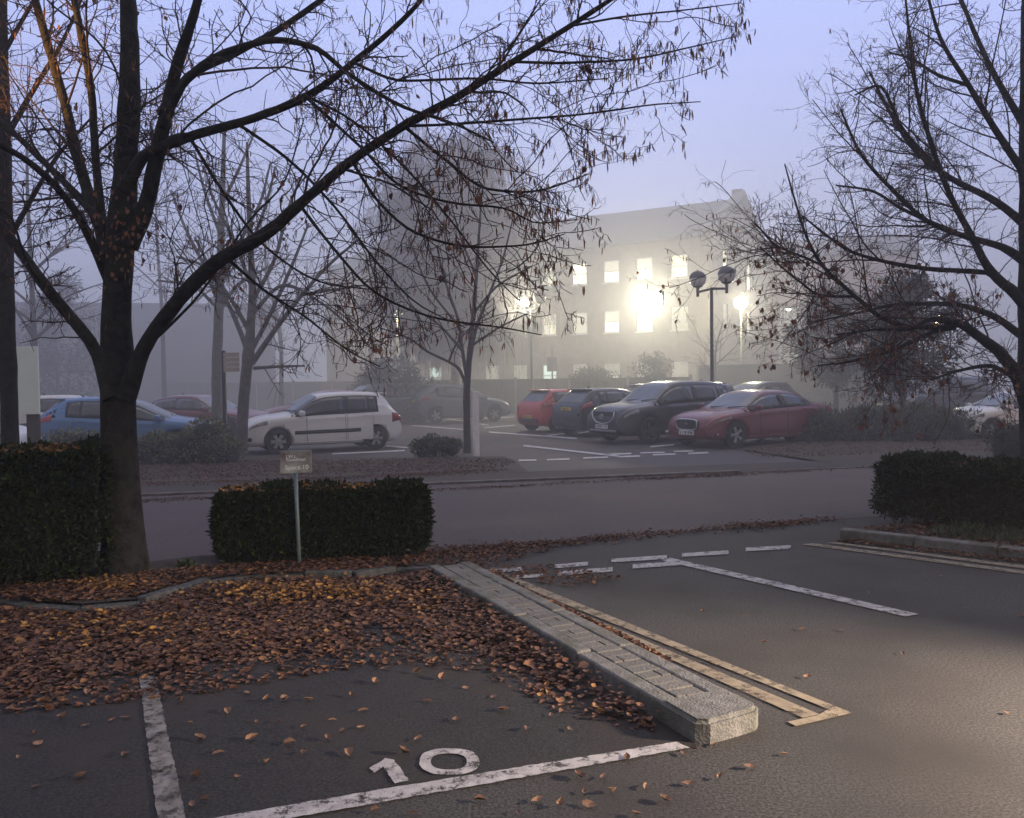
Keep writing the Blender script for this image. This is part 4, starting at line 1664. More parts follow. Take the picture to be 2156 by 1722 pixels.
# grey sign on a post beyond the fence
gs = D(1163, 790, 44.5)
g_s = thing("road_sign", Vector((gs.x, gs.y, 0)), "grey rectangular sign on a thin pole beyond the fence", "sign")
tz = D(1164, 727, 44.5).z
pm = MB()
pm.tube([(0, 0, 0), (0, 0, tz)], .045, 8)
pm.build("pole", mat("grey_sign_pole", (.08, .078, .08), .6), g_s)
bm_ = MB()
bm_.box((-.02, -.06, (D(1163, 782, 44.5).z + D(1163, 752, 44.5).z) / 2), (.52, .02, 30 / 1800 * 44.5), 0, 0, .004)
bm_.build("board", mat("grey_sign_back", (.13, .125, .13), .6), g_s)
# ------------------------------------------------------------------ trees
def tubes_np(P, Rr, sides):
    """P (N,K,3) polylines, Rr (N,K) radii -> vertices, quads"""
    N, K, _ = P.shape
    T = np.gradient(P, axis=1)
    T /= np.linalg.norm(T, axis=2, keepdims=True) + 1e-9
    mean = T.mean(axis=1)
    ref = np.where(np.abs(mean[:, 2:3]) < .75, np.array([[0, 0, 1.]]), np.array([[1., 0, 0]]))
    A_ = np.cross(T, ref[:, None, :])
    A_ /= np.linalg.norm(A_, axis=2, keepdims=True) + 1e-9
    B_ = np.cross(T, A_)
    w = np.arange(sides) * 2 * np.pi / sides
    V = P[:, :, None, :] + Rr[:, :, None, None] * (np.cos(w)[None, None, :, None] * A_[:, :, None, :] + np.sin(w)[None, None, :, None] * B_[:, :, None, :])
    V = V.reshape(-1, 3)
    n = np.arange(N)[:, None, None] * K * sides
    i = np.arange(K - 1)[None, :, None] * sides
    k = np.arange(sides)[None, None, :]
    k2 = (k + 1) % sides
    Q = np.stack([n + i + k, n + i + k2, n + i + sides + k2, n + i + sides + k], axis=-1).reshape(-1, 4)
    return V, Q


def join(parts):
    Vs, Qs, o = [], [], 0
    for V, Q in parts:
        Vs.append(V)
        Qs.append(Q + o)
        o += len(V)
    return np.concatenate(Vs), np.concatenate(Qs)


def resample(pts, rs, K):
    """smooth a polyline with radii to K points"""
    pts = np.asarray([tuple(p) for p in pts], float)
    rs = np.asarray(rs, float)
    d = np.concatenate([[0], np.cumsum(np.linalg.norm(np.diff(pts, axis=0), axis=1))])
    fs = [pchip(d, pts[:, a]) for a in range(3)]
    fr = pchip(d, rs)
    u = np.linspace(0, d[-1], K)
    return np.array([[f(t) for f in fs] for t in u]), np.array([fr(t) for t in u])


def spawn(P, Rr, rng, per_m, t0, t1, len0, len1, a0, a1, K, rk, rmax, rtip, droop, wob, up_end=0.0, sag_len=1.0, bias=None, flat_=None):
    """side shoots along polylines"""
    N, K0, _ = P.shape
    seg = np.linalg.norm(np.diff(P, axis=1), axis=2)
    Ls = seg.sum(axis=1)
    n = rng.poisson(np.maximum(Ls * per_m * (t1 - t0), 0.01))
    par = np.repeat(np.arange(N), n)
    M = len(par)
    t = t0 + (t1 - t0) * rng.random(M)
    f = t * (K0 - 1)
    i = np.minimum(f.astype(int), K0 - 2)
    fr = (f - i)[:, None]
    base = P[par, i] * (1 - fr) + P[par, i + 1] * fr
    tan = P[par, i + 1] - P[par, i]
    tan /= np.linalg.norm(tan, axis=1, keepdims=True) + 1e-9
    rp = Rr[par, i] * (1 - fr[:, 0]) + Rr[par, i + 1] * fr[:, 0]
    rnd = rng.normal(size=(M, 3))
    if flat_ is not None:
        rnd[:, 2] *= flat_
    if bias is not None:
        rnd += np.asarray(bias)
    perp = rnd - (rnd * tan).sum(1, keepdims=True) * tan
    perp /= np.linalg.norm(perp, axis=1, keepdims=True) + 1e-9
    a = np.radians(a0 + (a1 - a0) * rng.random(M))[:, None]
    d = np.cos(a) * tan + np.sin(a) * perp
    Lc = (len0 + (len1 - len0) * rng.random(M) ** 1.3) * (1 - .45 * (t - t0) / max(t1 - t0, 1e-6))
    st = Lc / (K - 1)
    out_ = np.zeros((M, K, 3))
    out_[:, 0] = base
    for k in range(1, K):
        g = droop * (1 - k / (K - 1) * (1 + up_end)) if up_end else droop
        d = d + np.array([[0, 0, -1.0]]) * (g * st * sag_len)[:, None] + rng.normal(size=(M, 3)) * wob
        d /= np.linalg.norm(d, axis=1, keepdims=True) + 1e-9
        out_[:, k] = out_[:, k - 1] + d * st[:, None]
    r0 = np.minimum(rp * rk, rmax)
    tt = np.linspace(0, 1, K)[None, :]
    Ro = r0[:, None] * (1 - tt) + np.minimum(rtip, r0)[:, None] * tt
    return out_, Ro


LEAF = np.array([[0, 0, 0], [.5, 0, -.04], [1, 0, .02], [.22, .30, .05], [.62, .33, .07], [.22, -.30, .05], [.62, -.33, .07]], float)
LEAFT = np.array([[0, 1, 3], [1, 4, 3], [1, 2, 4], [0, 5, 1], [1, 5, 6], [1, 6, 2]])


def leaves_np(pos, size, rng, dirv=None, tilt=1.0, curl=1.0, wid=1.0):
    """many small folded leaves at pos (N,3)"""
    N = len(pos)
    T = np.repeat(LEAF[None], N, 0).copy()
    T[:, :, 1] *= wid
    c = rng.uniform(.2, 2.2, N)[:, None] * curl
    T[:, :, 2] = T[:, :, 2] * c + (T[:, :, 0] - .5) ** 2 * rng.uniform(-.5, .7, N)[:, None] * curl
    T[:, :, 0] -= 0 if dirv is not None else .5
    T *= size[:, None, None] if np.ndim(size) else size
    if dirv is None:
        yaw = rng.uniform(0, 2 * np.pi, N)
        x = np.stack([np.cos(yaw), np.sin(yaw), rng.normal(0, .35, N) * tilt], 1)
    else:
        x = dirv + rng.normal(0, .25, (N, 3))
    x /= np.linalg.norm(x, axis=1, keepdims=True)
    up = np.array([[0, 0, 1.]]) + rng.normal(0, .45 * tilt, (N, 3))
    y = np.cross(up, x)
    y /= np.linalg.norm(y, axis=1, keepdims=True) + 1e-9
    z = np.cross(x, y)
    V = pos[:, None, :] + T[:, :, 0:1] * x[:, None] + T[:, :, 1:2] * y[:, None] + T[:, :, 2:3] * z[:, None]
    Fc = (np.arange(N)[:, None, None] * 7 + LEAFT[None]).reshape(-1, 3)
    return V.reshape(-1, 3), Fc


def bracts_np(pos, rng, l0, l1, wk=.16):
    """hanging curled seed bracts: three quads each"""
    N = len(pos)
    l = rng.uniform(l0, l1, N)
    yaw = rng.uniform(0, 2 * np.pi, N)
    lean = rng.uniform(-.5, .9, N)
    curl = rng.uniform(-1.4, 1.4, N)
    o = np.stack([np.cos(yaw), np.sin(yaw), np.zeros(N)], 1)
    s = np.stack([-np.sin(yaw), np.cos(yaw), np.zeros(N)], 1)
    V = np.zeros((N, 4, 2, 3))
    p = pos.copy()
    for k in range(4):
        a = lean + curl * k / 3
        w = l * wk * [.35, 1.0, .9, .25][k]
        V[:, k, 0] = p - s * w[:, None] * .5
        V[:, k, 1] = p + s * w[:, None] * .5
        p = p + (o * np.sin(a)[:, None] + np.array([[0, 0, -1.]]) * np.cos(a)[:, None]) * (l / 3)[:, None]
    b = np.arange(N)[:, None, None] * 8
    Q = b + np.array([[[0, 1, 3, 2], [2, 3, 5, 4], [4, 5, 7, 6]]])
    return V.reshape(-1, 3), Q.reshape(-1, 4)


M_bark = mat("lime_bark", (0.010, 0.0098, 0.0095), 0.95, col2=(0.032, 0.031, 0.030), nscale=14, bump=1.0, bscale=34, col3=(0.034, 0.034, 0.026), n3=3.0, spec=.2)
M_twig = mat("dark_twig", (0.030, 0.019, 0.018), 0.9, col2=(0.055, 0.036, 0.033), nscale=6)
M_dead = mat("dead_leaf", (0.1, 0.04, 0.02), 0.75, island=[(0.10, 0.042, 0.030), (0.17, 0.066, 0.042), (0.24, 0.10, 0.055), (0.13, 0.055, 0.038), (0.30, 0.15, 0.065)])
M_barkp = mat("pale_bark", (0.075, 0.068, 0.063), 0.9, col2=(0.13, 0.118, 0.108), nscale=7, bump=.6, bscale=25)
M_barkf = mat("far_bark", (0.045, 0.038, 0.035), 0.9, col2=(0.075, 0.063, 0.057), nscale=6)
M_twigf = mat("far_twig", (0.060, 0.048, 0.046), 0.9)
M_birch = mat("birch_twig", (0.20, 0.185, 0.20), 0.9, col2=(0.28, 0.26, 0.275), nscale=.7)


def px_limb(pts, depth0, depth1, bow=0.0, K=None):
    """limb traced at pixel stations (x, y, radius in pixels), running from one depth to another"""
    n = len(pts)
    P, Rr = [], []
    for i, (x, y, r) in enumerate(pts):
        t = i / (n - 1)
        y_ = depth0 + (depth1 - depth0) * t + bow * math.sin(math.pi * t)
        P.append(D(x, y, y_))
        Rr.append(r / F * y_)
    return resample(P, Rr, K or max(10, n * 4))


def mesh_obj(name, V, Fs, m, parent, base, smooth=True):
    V = np.asarray(V) - np.array(base)[None]
    return link(name, np_mesh(name, V, Fs, smooth), m, parent)


def limb_obj(name, P, Rr, m, parent, base, sides=10, rough=.0, rng=RNG):
    V, Q = tubes_np(P[None], Rr[None], sides)
    if rough:
        V = V + rng.normal(0, 1, V.shape) * rough * np.repeat(Rr, sides)[:, None]
    return mesh_obj(name, V, [Q], m, parent, base)


def resample_all(P, K):
    u = np.linspace(0, 1, P.shape[1])
    w = np.linspace(0, 1, K)
    return np.stack([np.stack([np.interp(w, u, p[:, a]) for a in range(3)], 1) for p in P])


def stack_limbs(limbs, K=24):
    P, Rr = [], []
    for p, r in limbs:
        q, s = resample(p, r, K)
        P.append(q)
        Rr.append(s)
    return np.array(P), np.array(Rr)


def tips(P, rng, n, t0=.5):
    """n random points along the outer part of polylines"""
    N, K, _ = P.shape
    a = rng.integers(0, N, n)
    f = (t0 + (1 - t0) * rng.random(n)) * (K - 1)
    i = np.minimum(f.astype(int), K - 2)
    fr = (f - i)[:, None]
    return P[a, i] * (1 - fr) + P[a, i + 1] * fr


CROWN_EDGE = ([-400, 60, 150, 240, 275, 330, 380, 480, 600, 705, 760, 800], [1640, 1620, 1570, 1520, 1480, 1330, 1290, 1245, 1215, 1175, 915, 835])


def within(A, edge, slack=18, rng=None):
    """keeps the shoots that stay inside the outline of the crown"""
    P, Rr = A
    x, y = to_px(P[:, -1])
    lim = np.interp(y, *edge) + (rng.normal(0, slack, len(x)) if rng is not None else 0)
    k = (x < lim) & (y < 812)
    return P[k], Rr[k]


# ---- the big lime tree
rng = np.random.default_rng(5)
B1 = G(264, 1222)
d1 = B1.y
lime = thing("lime_tree", B1, "large bare lime tree with thick forked trunk and spreading limbs, beside the tall hedge", "tree", None)
trunkP, trunkR = px_limb([(268, 1262, 66), (266, 1225, 52), (262, 1180, 46), (257, 1100, 42), (252, 1000, 38), (250, 900, 34.5), (249, 830, 34), (248, 780, 34), (246, 700, 30), (248, 620, 28), (252, 540, 28), (256, 470, 28), (262, 400, 25)], d1 + .12, d1 + .12, K=40)
V, Q = tubes_np(trunkP[None], trunkR[None], 28)
an = np.tile(np.arange(28) / 28 * 2 * np.pi, 40)
hz = np.repeat(np.arange(40), 28)
bump_ = 1 + .035 * np.sin(an * 5 + hz * .15) + .02 * np.sin(an * 9 + hz * .31) + rng.normal(0, .008, len(an)) + .16 * np.exp(-hz / 2.2) * np.sin(an * 4 + 1)
Cn = np.repeat(trunkP, 28, 0)
V = Cn + (V - Cn) * bump_[:, None]
mesh_obj("trunk", V, [Q], M_bark, lime, B1)
L1 = [
    ([(266, 835, 24), (300, 738, 18), (370, 640, 17), (450, 556, 17), (560, 492, 15), (640, 422, 12.5), (740, 338, 11), (850, 265, 10), (960, 205, 9), (1080, 130, 7.5), (1200, 55, 6), (1300, -10, 5)], 7.6, 6.3),
    ([(236, 840, 22), (203, 742, 15), (110, 622, 13), (20, 500, 11), (-90, 380, 8)], 7.6, 8.3),
    ([(262, 420, 27), (268, 290, 26), (273, 150, 22), (270, 20, 18), (264, -150, 14)], 7.75, 7.9),
    ([(272, 520, 22), (305, 440, 18), (330, 330, 17), (350, 240, 15), (372, 140, 13), (402, 50, 11), (432, -60, 8)], 7.7, 7.2),
    ([(236, 560, 20), (212, 480, 15), (180, 390, 13), (160, 320, 12), (140, 230, 10.5), (108, 120, 9.5), (72, -10, 8)], 7.8, 8.6),
    ([(262, 400, 20), (300, 332, 14), (400, 288, 11), (530, 250, 10), (650, 200, 9), (745, 130, 7), (860, 30, 5.5), (920, -40, 4)], 7.6, 7.0),
    ([(340, 270, 11), (395, 165, 9), (480, 108, 8), (560, 86, 7.5), (650, 95, 6.5), (740, 160, 5), (850, 225, 4), (960, 262, 3), (1040, 300, 2)], 7.4, 6.4),
    ([(340, 240, 13), (400, 160, 10), (500, 110, 8), (590, 60, 7), (690, -10, 6)], 7.45, 8.2),
    ([(240, 610, 14), (150, 432, 9), (60, 340, 7.5), (-40, 285, 6)], 7.8, 7.0),
    ([(228, 480, 13), (120, 368, 8), (10, 262, 6.5), (-60, 200, 5)], 7.8, 9.2),
    ([(216, 480, 11), (202, 340, 9), (192, 190, 8.5), (170, 70, 8), (148, -40, 7)], 7.9, 8.2),
    ([(640, 200, 6), (700, 255, 5.5), (760, 310, 5), (850, 395, 4.5), (960, 428, 4), (1060, 438, 3.4), (1140, 470, 2.4), (1215, 462, 1.6)], 7.0, 6.2),
    ([(850, 265, 5), (940, 262, 4.6), (1080, 252, 4), (1230, 240, 3.4), (1360, 222, 2.6), (1475, 214, 1.6)], 7.0, 5.9),
    ([(850, 265, 6), (930, 330, 5), (1030, 398, 4.5), (1130, 402, 3.6), (1240, 366, 2)], 6.9, 6.1),
    ([(1080, 130, 5), (1200, 132, 4.3), (1350, 122, 3.2), (1450, 100, 2.4), (1545, 78, 1.4)], 6.55, 5.9),
    ([(1200, 55, 4), (1320, 34, 3.4), (1450, 20, 2.4), (1560, 6, 1.4)], 6.4, 5.8),
    ([(740, 338, 5.5), (800, 428, 5), (880, 492, 4.6), (1000, 520, 4), (1110, 515, 3), (1190, 492, 1.6)], 7.1, 6.2),
    ([(630, 430, 6), (700, 520, 5), (800, 622, 4.4), (930, 672, 3.6), (1060, 690, 2.8), (1140, 705, 1.6)], 7.25, 6.4),
    ([(480, 545, 6), (555, 610, 4.6), (640, 665, 3.8), (740, 742, 2.8), (800, 772, 1.5)], 7.4, 6.7),
    ([(640, 200, 5), (720, 240, 4.4), (830, 330, 4), (930, 440, 3.4), (1040, 580, 2.6), (1100, 640, 1.5)], 7.05, 7.8),
    ([(500, 260, 6), (600, 330, 5), (700, 430, 4.4), (800, 560, 3.6), (880, 640, 2.6), (980, 690, 1.5)], 7.3, 8.2),
    ([(400, 290, 6), (480, 420, 5), (560, 520, 4), (700, 600, 3), (790, 610, 1.6)], 7.5, 8.4),
    ([(300, 740, 6), (420, 620, 4), (520, 470, 3.4), (600, 380, 3), (640, 250, 2)], 7.6, 8.4),
    ([(960, 205, 4.5), (1040, 150, 4), (1100, 60, 3.4), (1150, -20, 2)], 6.75, 7.4),
    ([(740, 130, 5), (850, 170, 4.4), (1000, 165, 3.8), (1150, 175, 3), (1280, 165, 1.8)], 7.05, 6.6),
    ([(110, 620, 7), (60, 560, 5), (30, 470, 4), (-20, 420, 3)], 8.0, 7.4),
]
L1 = [([(x, y, r * (.9 if i_ < 11 else .62)) for x, y, r in p], a_, b_) for i_, (p, a_, b_) in enumerate(L1)]
limbs1 = [px_limb(p, a_, b_, rng.uniform(-.15, .15)) for p, a_, b_ in L1]
for P, Rr in limbs1:
    limb_obj("limb", P, Rr, M_bark, lime, B1, 10, .05, rng)
SP, SR = stack_limbs(limbs1, 30)
PA, RA = spawn(SP, SR, rng, 1.5, .15, .9, 1.0, 2.6, 25, 60, 14, .45, .012, .004, .55, .13, up_end=.7, flat_=.7)
PA, RA = within((PA, RA), CROWN_EDGE, 34, rng)
AP, AR = resample_all(SP, 14), np.stack([np.interp(np.linspace(0, 1, 14), np.linspace(0, 1, SR.shape[1]), r) for r in SR])
P2, R2 = spawn(np.concatenate([AP, PA]), np.concatenate([AR, RA]), rng, 6.4, .14, 1.0, .4, 1.2, 30, 75, 10, .5, .0078, .0030, .85, .20, up_end=.65, flat_=.8)
PA, RA = PA, RA
P2, R2 = within((P2, R2), CROWN_EDGE, 34, rng)
P3, R3 = spawn(P2, R2, rng, 8.0, .12, 1.0, .10, .42, 30, 75, 6, .65, .0046, .0024, .7, .28, up_end=.8)
P4, R4 = spawn(P3, R3, rng, 9.0, .15, 1.0, .04, .15, 30, 75, 4, .8, .0030, .0020, .7, .32)
P5, R5 = spawn(SP, SR, rng, 4.5, .2, 1.0, .15, .5, 40, 90, 6, .5, .005, .0024, .5, .15)
V, Q = join([tubes_np(PA, RA, 6), tubes_np(P2, R2, 5), tubes_np(P3, R3, 4), tubes_np(P4, R4, 3), tubes_np(P5, R5, 3)])
mesh_obj("crown", V, [Q], M_twig, lime, B1)
print("LIME", len(P2), len(P3), len(P4))
# hanging seed bracts, denser towards the outer right side, and a few large dead leaves
pos = np.concatenate([tips(P3, rng, 14000, .4), tips(P4, rng, 11000, .5)])
outer = np.clip((pos[:, 0] / pos[:, 1] + .35) * 1.6, .18, 1)
pos = pos[rng.random(len(pos)) < outer]
V, Q = bracts_np(pos, rng, .035, .078, .15)
mesh_obj("seed_bracts", V, [Q], M_dead, lime, B1, False).name = "foliage"
big = tips(P3, rng, 70, .6)
V, Fc = leaves_np(big + np.array([[0, 0, -.03]]), rng.uniform(.05, .075, len(big)), rng, dirv=np.tile([[.2, 0, -1.]], (len(big), 1)), curl=2.0)
# burrs of dead shoots on the trunk fork
burr = np.array([[D(x + rng.normal(0, 26), y + rng.normal(0, 34), d1 - .12 + rng.uniform(-.16, .1))[:] for (x, y) in ((255, 470), (262, 500), (235, 540), (250, 460), (580, 478), (610, 445), (470, 545))][k % 7] for k in range(120)])
V2, F2 = leaves_np(burr, rng.uniform(.03, .06, len(burr)), rng, dirv=np.tile([[0, -.2, -1.]], (len(burr), 1)), curl=2.0)
mesh_obj("dead_leaves", np.concatenate([V, V2]), [np.concatenate([Fc, F2 + len(V)])], M_dead, lime, B1, False).name = "foliage"
print("LEAFNAMES")

# the lit upper stem: added narrow warm spot for an assumed, unseen street lamp
lamp("added_limb_light", (-8.8, 5.4, 5.4), 6500, (1.0, .46, .08), .12, 'SPOT', target=D(112, 130, 8.3), spot=15, blend=.5)


def tree(name, label, base, trunk_pts, limbs, m_b, m_t, seed, sec, ter, quad=None, group=None, rscale=1.0, leafn=0, leafsize=.07, sides=8, cat="tree", leafmat=None, sub=None):
    """bare tree from traced trunk and limbs [(P,R)]; sec/ter/quad: keyword sets for spawn"""
    rg = np.random.default_rng(seed)
    t = thing(name, base, label, cat, group)
    limb_obj("trunk", trunk_pts[0], trunk_pts[1], m_b, t, base, 14, .04, rg)
    for P, Rr in limbs:
        limb_obj("limb", P, Rr, m_b, t, base, sides, .04, rg)
    SP, SR = stack_limbs(limbs + [(trunk_pts[0][len(trunk_pts[0]) // 2:], trunk_pts[1][len(trunk_pts[1]) // 2:])], 24)
    prts = []
    if sub:
        A1 = spawn(SP, SR, rg, **sub)
        prts.append(tubes_np(*A1, 6))
        SR = np.stack([np.interp(np.linspace(0, 1, sub['K']), np.linspace(0, 1, SR.shape[1]), r) for r in SR])
        SP = np.concatenate([resample_all(SP, sub['K']), A1[0]])
        SR = np.concatenate([SR, A1[1]])
    A2 = spawn(SP, SR, rg, **sec)
    A3 = spawn(A2[0], A2[1], rg, **ter)
    prts += [tubes_np(*A2, 4), tubes_np(*A3, 3)]
    last = A3[0]
    if quad:
        A4 = spawn(A3[0], A3[1], rg, **quad)
        prts.append(tubes_np(*A4, 3))
    V, Q = join(prts)
    mesh_obj("crown", V, [Q], m_t, t, base)
    if leafn:
        pos = tips(last, rg, leafn, .4)
        V, Fc = leaves_np(pos, rg.uniform(.6, 1.2, len(pos)) * leafsize, rg, dirv=np.tile([[0, 0, -1.]], (len(pos), 1)), curl=2.0)
        mesh_obj("foliage", V, [Fc], leafmat or M_dead, t, base, False)
    return t, last, rg


# ---- slim trunk at the frame edge, in front of the notice board
b_ = Vector((D(21, 900, 10.2).x, 10.2, 0))
tp = px_limb([(26, 1130, 22), (24, 1000, 19), (21, 900, 17.5), (17, 780, 16.5), (12, 560, 15.5), (7, 300, 14.5), (3, 100, 12.5), (0, -120, 10)], 10.2, 10.2)
lm = [px_limb(p, 10.2, q) for p, q in (([(10, 520, 7), (60, 430, 5), (120, 330, 4), (190, 250, 2)], 9.6), ([(6, 300, 7), (70, 190, 5), (130, 90, 4), (180, -20, 2)], 10.6), ([(6, 360, 6), (-80, 260, 5), (-160, 160, 3)], 10.5), ([(3, 120, 5), (60, 20, 4), (110, -60, 2)], 9.9))]
S2 = dict(per_m=4.0, t0=.1, t1=1.0, len0=.4, len1=1.2, a0=30, a1=70, K=8, rk=.5, rmax=.010, rtip=.004, droop=.3, wob=.12)
S3 = dict(per_m=6.0, t0=.1, t1=1.0, len0=.15, len1=.45, a0=30, a1=70, K=5, rk=.7, rmax=.005, rtip=.0028, droop=.4, wob=.16)
tree("slim_tree", "slim straight dark trunk standing in front of the white notice board", b_, tp, lm, M_bark, M_twig, 21, S2, S3, leafn=120)

# ---- tree by the white hatchback's nose
b_ = G(508, 962)
d_ = b_.y
tp = px_limb([(506, 972, 14), (508, 955, 12.5), (511, 880, 11.5), (517, 800, 11.5), (522, 758, 12), (527, 700, 9.5), (531, 600, 7.5), (526, 480, 5.5), (522, 380, 4), (520, 300, 2.4)], d_, d_)
lm = [px_limb(p, d_, d_ + q) for p, q in (
    ([(530, 765, 7), (575, 700, 5.5), (620, 640, 4.5), (690, 560, 3.6), (760, 500, 2.4)], -.6), ([(528, 740, 6), (560, 680, 4.6), (610, 570, 3.8), (650, 470, 2.4)], .8),
    ([(535, 775, 4), (580, 772, 3.2), (640, 770, 2)], -.5), ([(522, 740, 6), (490, 660, 4.5), (450, 580, 3.5), (410, 500, 2.4)], .5), ([(526, 700, 5), (480, 620, 4), (430, 560, 3), (370, 540, 2)], -.7),
    ([(529, 640, 5), (580, 540, 4), (610, 430, 3), (640, 360, 2)], .5), ([(528, 600, 4.5), (490, 500, 3.5), (450, 420, 2.6), (430, 350, 1.6)], -.3), ([(531, 660, 4.5), (600, 600, 3.6), (680, 640, 2.8), (750, 700, 1.6)], .6),
    ([(527, 520, 4), (560, 430, 3), (580, 350, 2)], -.4), ([(640, 620, 3.5), (700, 610, 2.8), (770, 600, 1.6)], -.9))]
T2 = dict(per_m=3.6, t0=.12, t1=1.0, len0=.5, len1=1.6, a0=25, a1=65, K=8, rk=.55, rmax=.014, rtip=.006, droop=.18, wob=.10, up_end=.4)
T3 = dict(per_m=4.5, t0=.1, t1=1.0, len0=.25, len1=.75, a0=25, a1=65, K=5, rk=.7, rmax=.008, rtip=.0045, droop=.2, wob=.15)
tree("young_tree", "young bare tree with forked stem rising beside the nose of the white hatchback", b_, tp, lm, M_barkp, M_twigf, 22, T2, T3, leafn=60, leafsize=.07)

# ---- pale trunk behind it
b_ = Vector((D(457, 890, 25.5).x, 25.5, 0))
tp = px_limb([(456, 930, 12), (457, 880, 11.5), (457, 780, 11), (459, 700, 10), (463, 600, 9), (466, 480, 7), (470, 360, 5), (472, 260, 3)], 25.5, 25.5)
lm = [px_limb(p, 25.5, 25.5 + q) for p, q in (([(461, 640, 5), (430, 560, 4), (390, 480, 3), (360, 400, 2)], .8), ([(463, 600, 5), (510, 500, 4), (550, 420, 3), (570, 340, 2)], -.8), ([(466, 500, 4), (430, 400, 3), (410, 320, 2)], -.6), ([(468, 430, 4), (510, 340, 3), (540, 270, 2)], .5), ([(460, 660, 4), (500, 600, 3), (570, 560, 2)], .3), ([(460, 650, 4), (400, 600, 3), (330, 590, 2)], -.3))]
tree("bare_tree", "pale straight trunk between the blue hatchback and the forked young tree", b_, tp, lm, M_barkp, M_twigf, 23, T2, T3)

# ---- slender tree above the small bush
b_ = G(984, 953)
d_ = b_.y
tp = px_limb([(984, 962, 9), (984, 940, 7.8), (983, 880, 7.4), (983, 815, 7.5), (985, 790, 7), (991, 720, 5), (998, 650, 4.2), (1004, 560, 3.4), (1010, 470, 2.5), (1015, 400, 1.6)], d_, d_)
lm = [px_limb(p, d_, d_ + q) for p, q in (
    ([(982, 812, 4), (965, 775, 3.4), (945, 762, 2.8), (900, 740, 2.5), (860, 712, 2.2), (800, 690, 1.4)], -.5), ([(984, 800, 4.5), (974, 740, 3.6), (966, 680, 3), (940, 600, 2.4), (920, 520, 1.6)], .5),
    ([(986, 780, 4.5), (1000, 700, 3.6), (1030, 620, 2.8), (1060, 540, 2.2), (1080, 460, 1.4)], .6), ([(945, 762, 2.6), (955, 735, 2.2), (990, 690, 1.8), (1040, 650, 1.2)], -.6), ([(996, 660, 3), (1050, 600, 2.4), (1120, 560, 1.6)], -.6),
    ([(975, 740, 3), (920, 680, 2.4), (860, 640, 1.8), (810, 560, 1.2)], .6), ([(1002, 580, 2.6), (970, 500, 2), (950, 430, 1.4)], -.4), ([(990, 730, 3), (1050, 690, 2.2), (1110, 660, 1.4)], .4), ([(968, 690, 2.5), (900, 600, 2), (860, 500, 1.4)], -.3))]
T2b = dict(T2, per_m=1.7, len0=.4, len1=1.4, rmax=.011)
tree("slender_tree", "slender grey stemmed tree rising from the small bush by the white marker post", b_, tp, lm, M_barkf, M_twigf, 24, T2b, T3, leafn=20, leafsize=.07)

# ---- weeping birch before the office block
rb_ = np.random.default_rng(31)
bd_ = 40.5
b_ = Vector((D(958, 800, bd_).x, bd_, 0))
birch = thing("weeping_birch", b_, "tall misty weeping birch with hanging curtains of twigs before the office block", "tree")
tp = px_limb([(962, 875, 13), (960, 780, 11), (955, 640, 9), (950, 500, 7), (948, 400, 4.5), (950, 285, 2)], bd_, bd_)
limb_obj("trunk", *tp, mat("birch_bark", (.30, .29, .28), .8, col2=(.08, .075, .07), nscale=5), birch, b_, 12, .03, rb_)
bl = []
for k in range(120):
    h = rb_.uniform(.26, .97)
    i = h * (len(tp[0]) - 1)
    p = tp[0][int(i)]
    a = rb_.uniform(0, 2 * np.pi)
    reach = (5.0 * math.sqrt(max(0, 1 - ((h - .40) / .64) ** 2)) + .3) * rb_.uniform(.55, 1.05)
    o = np.array([math.cos(a), math.sin(a), 0])
    rise = rb_.uniform(.6, 1.8) * (1.15 - .6 * h)
    pts = [p, p + o * reach * .4 + [0, 0, rise], p + o * reach * .8 + [0, 0, rise * 1.05], p + o * reach + [0, 0, rise * .45]]
    bl.append(resample(pts, [.075 * (1.15 - h), .045 * (1.15 - h), .022, .010], 14))
SP, SR = stack_limbs(bl, 16)
V, Q = tubes_np(SP, SR, 6)
mesh_obj("branches", V, [Q], M_barkf, birch, b_).name = "limb"
A2 = spawn(SP, SR, rb_, 5.0, .2, 1.0, .5, 1.6, 30, 80, 8, .5, .022, .013, .9, .12)
A3 = spawn(np.concatenate([A2[0], SP[:, ::2][:, :8]]), np.concatenate([A2[1], SR[:, ::2][:, :8]]), rb_, 6.5, .2, 1.0, .8, 2.9, 40, 110, 9, .8, .016, .011, 3.2, .05)
A4 = spawn(A3[0], A3[1], rb_, 3.0, .15, 1.0, .15, .5, 20, 60, 4, .9, .012, .009, 3.0, .10)
V, Q = join([tubes_np(*A2, 4), tubes_np(*A3, 3), tubes_np(*A4, 3)])
mesh_obj("crown", V, [Q], M_birch, birch, b_)
print("BIRCH", len(A2[0]), len(A3[0]), len(A4[0]))

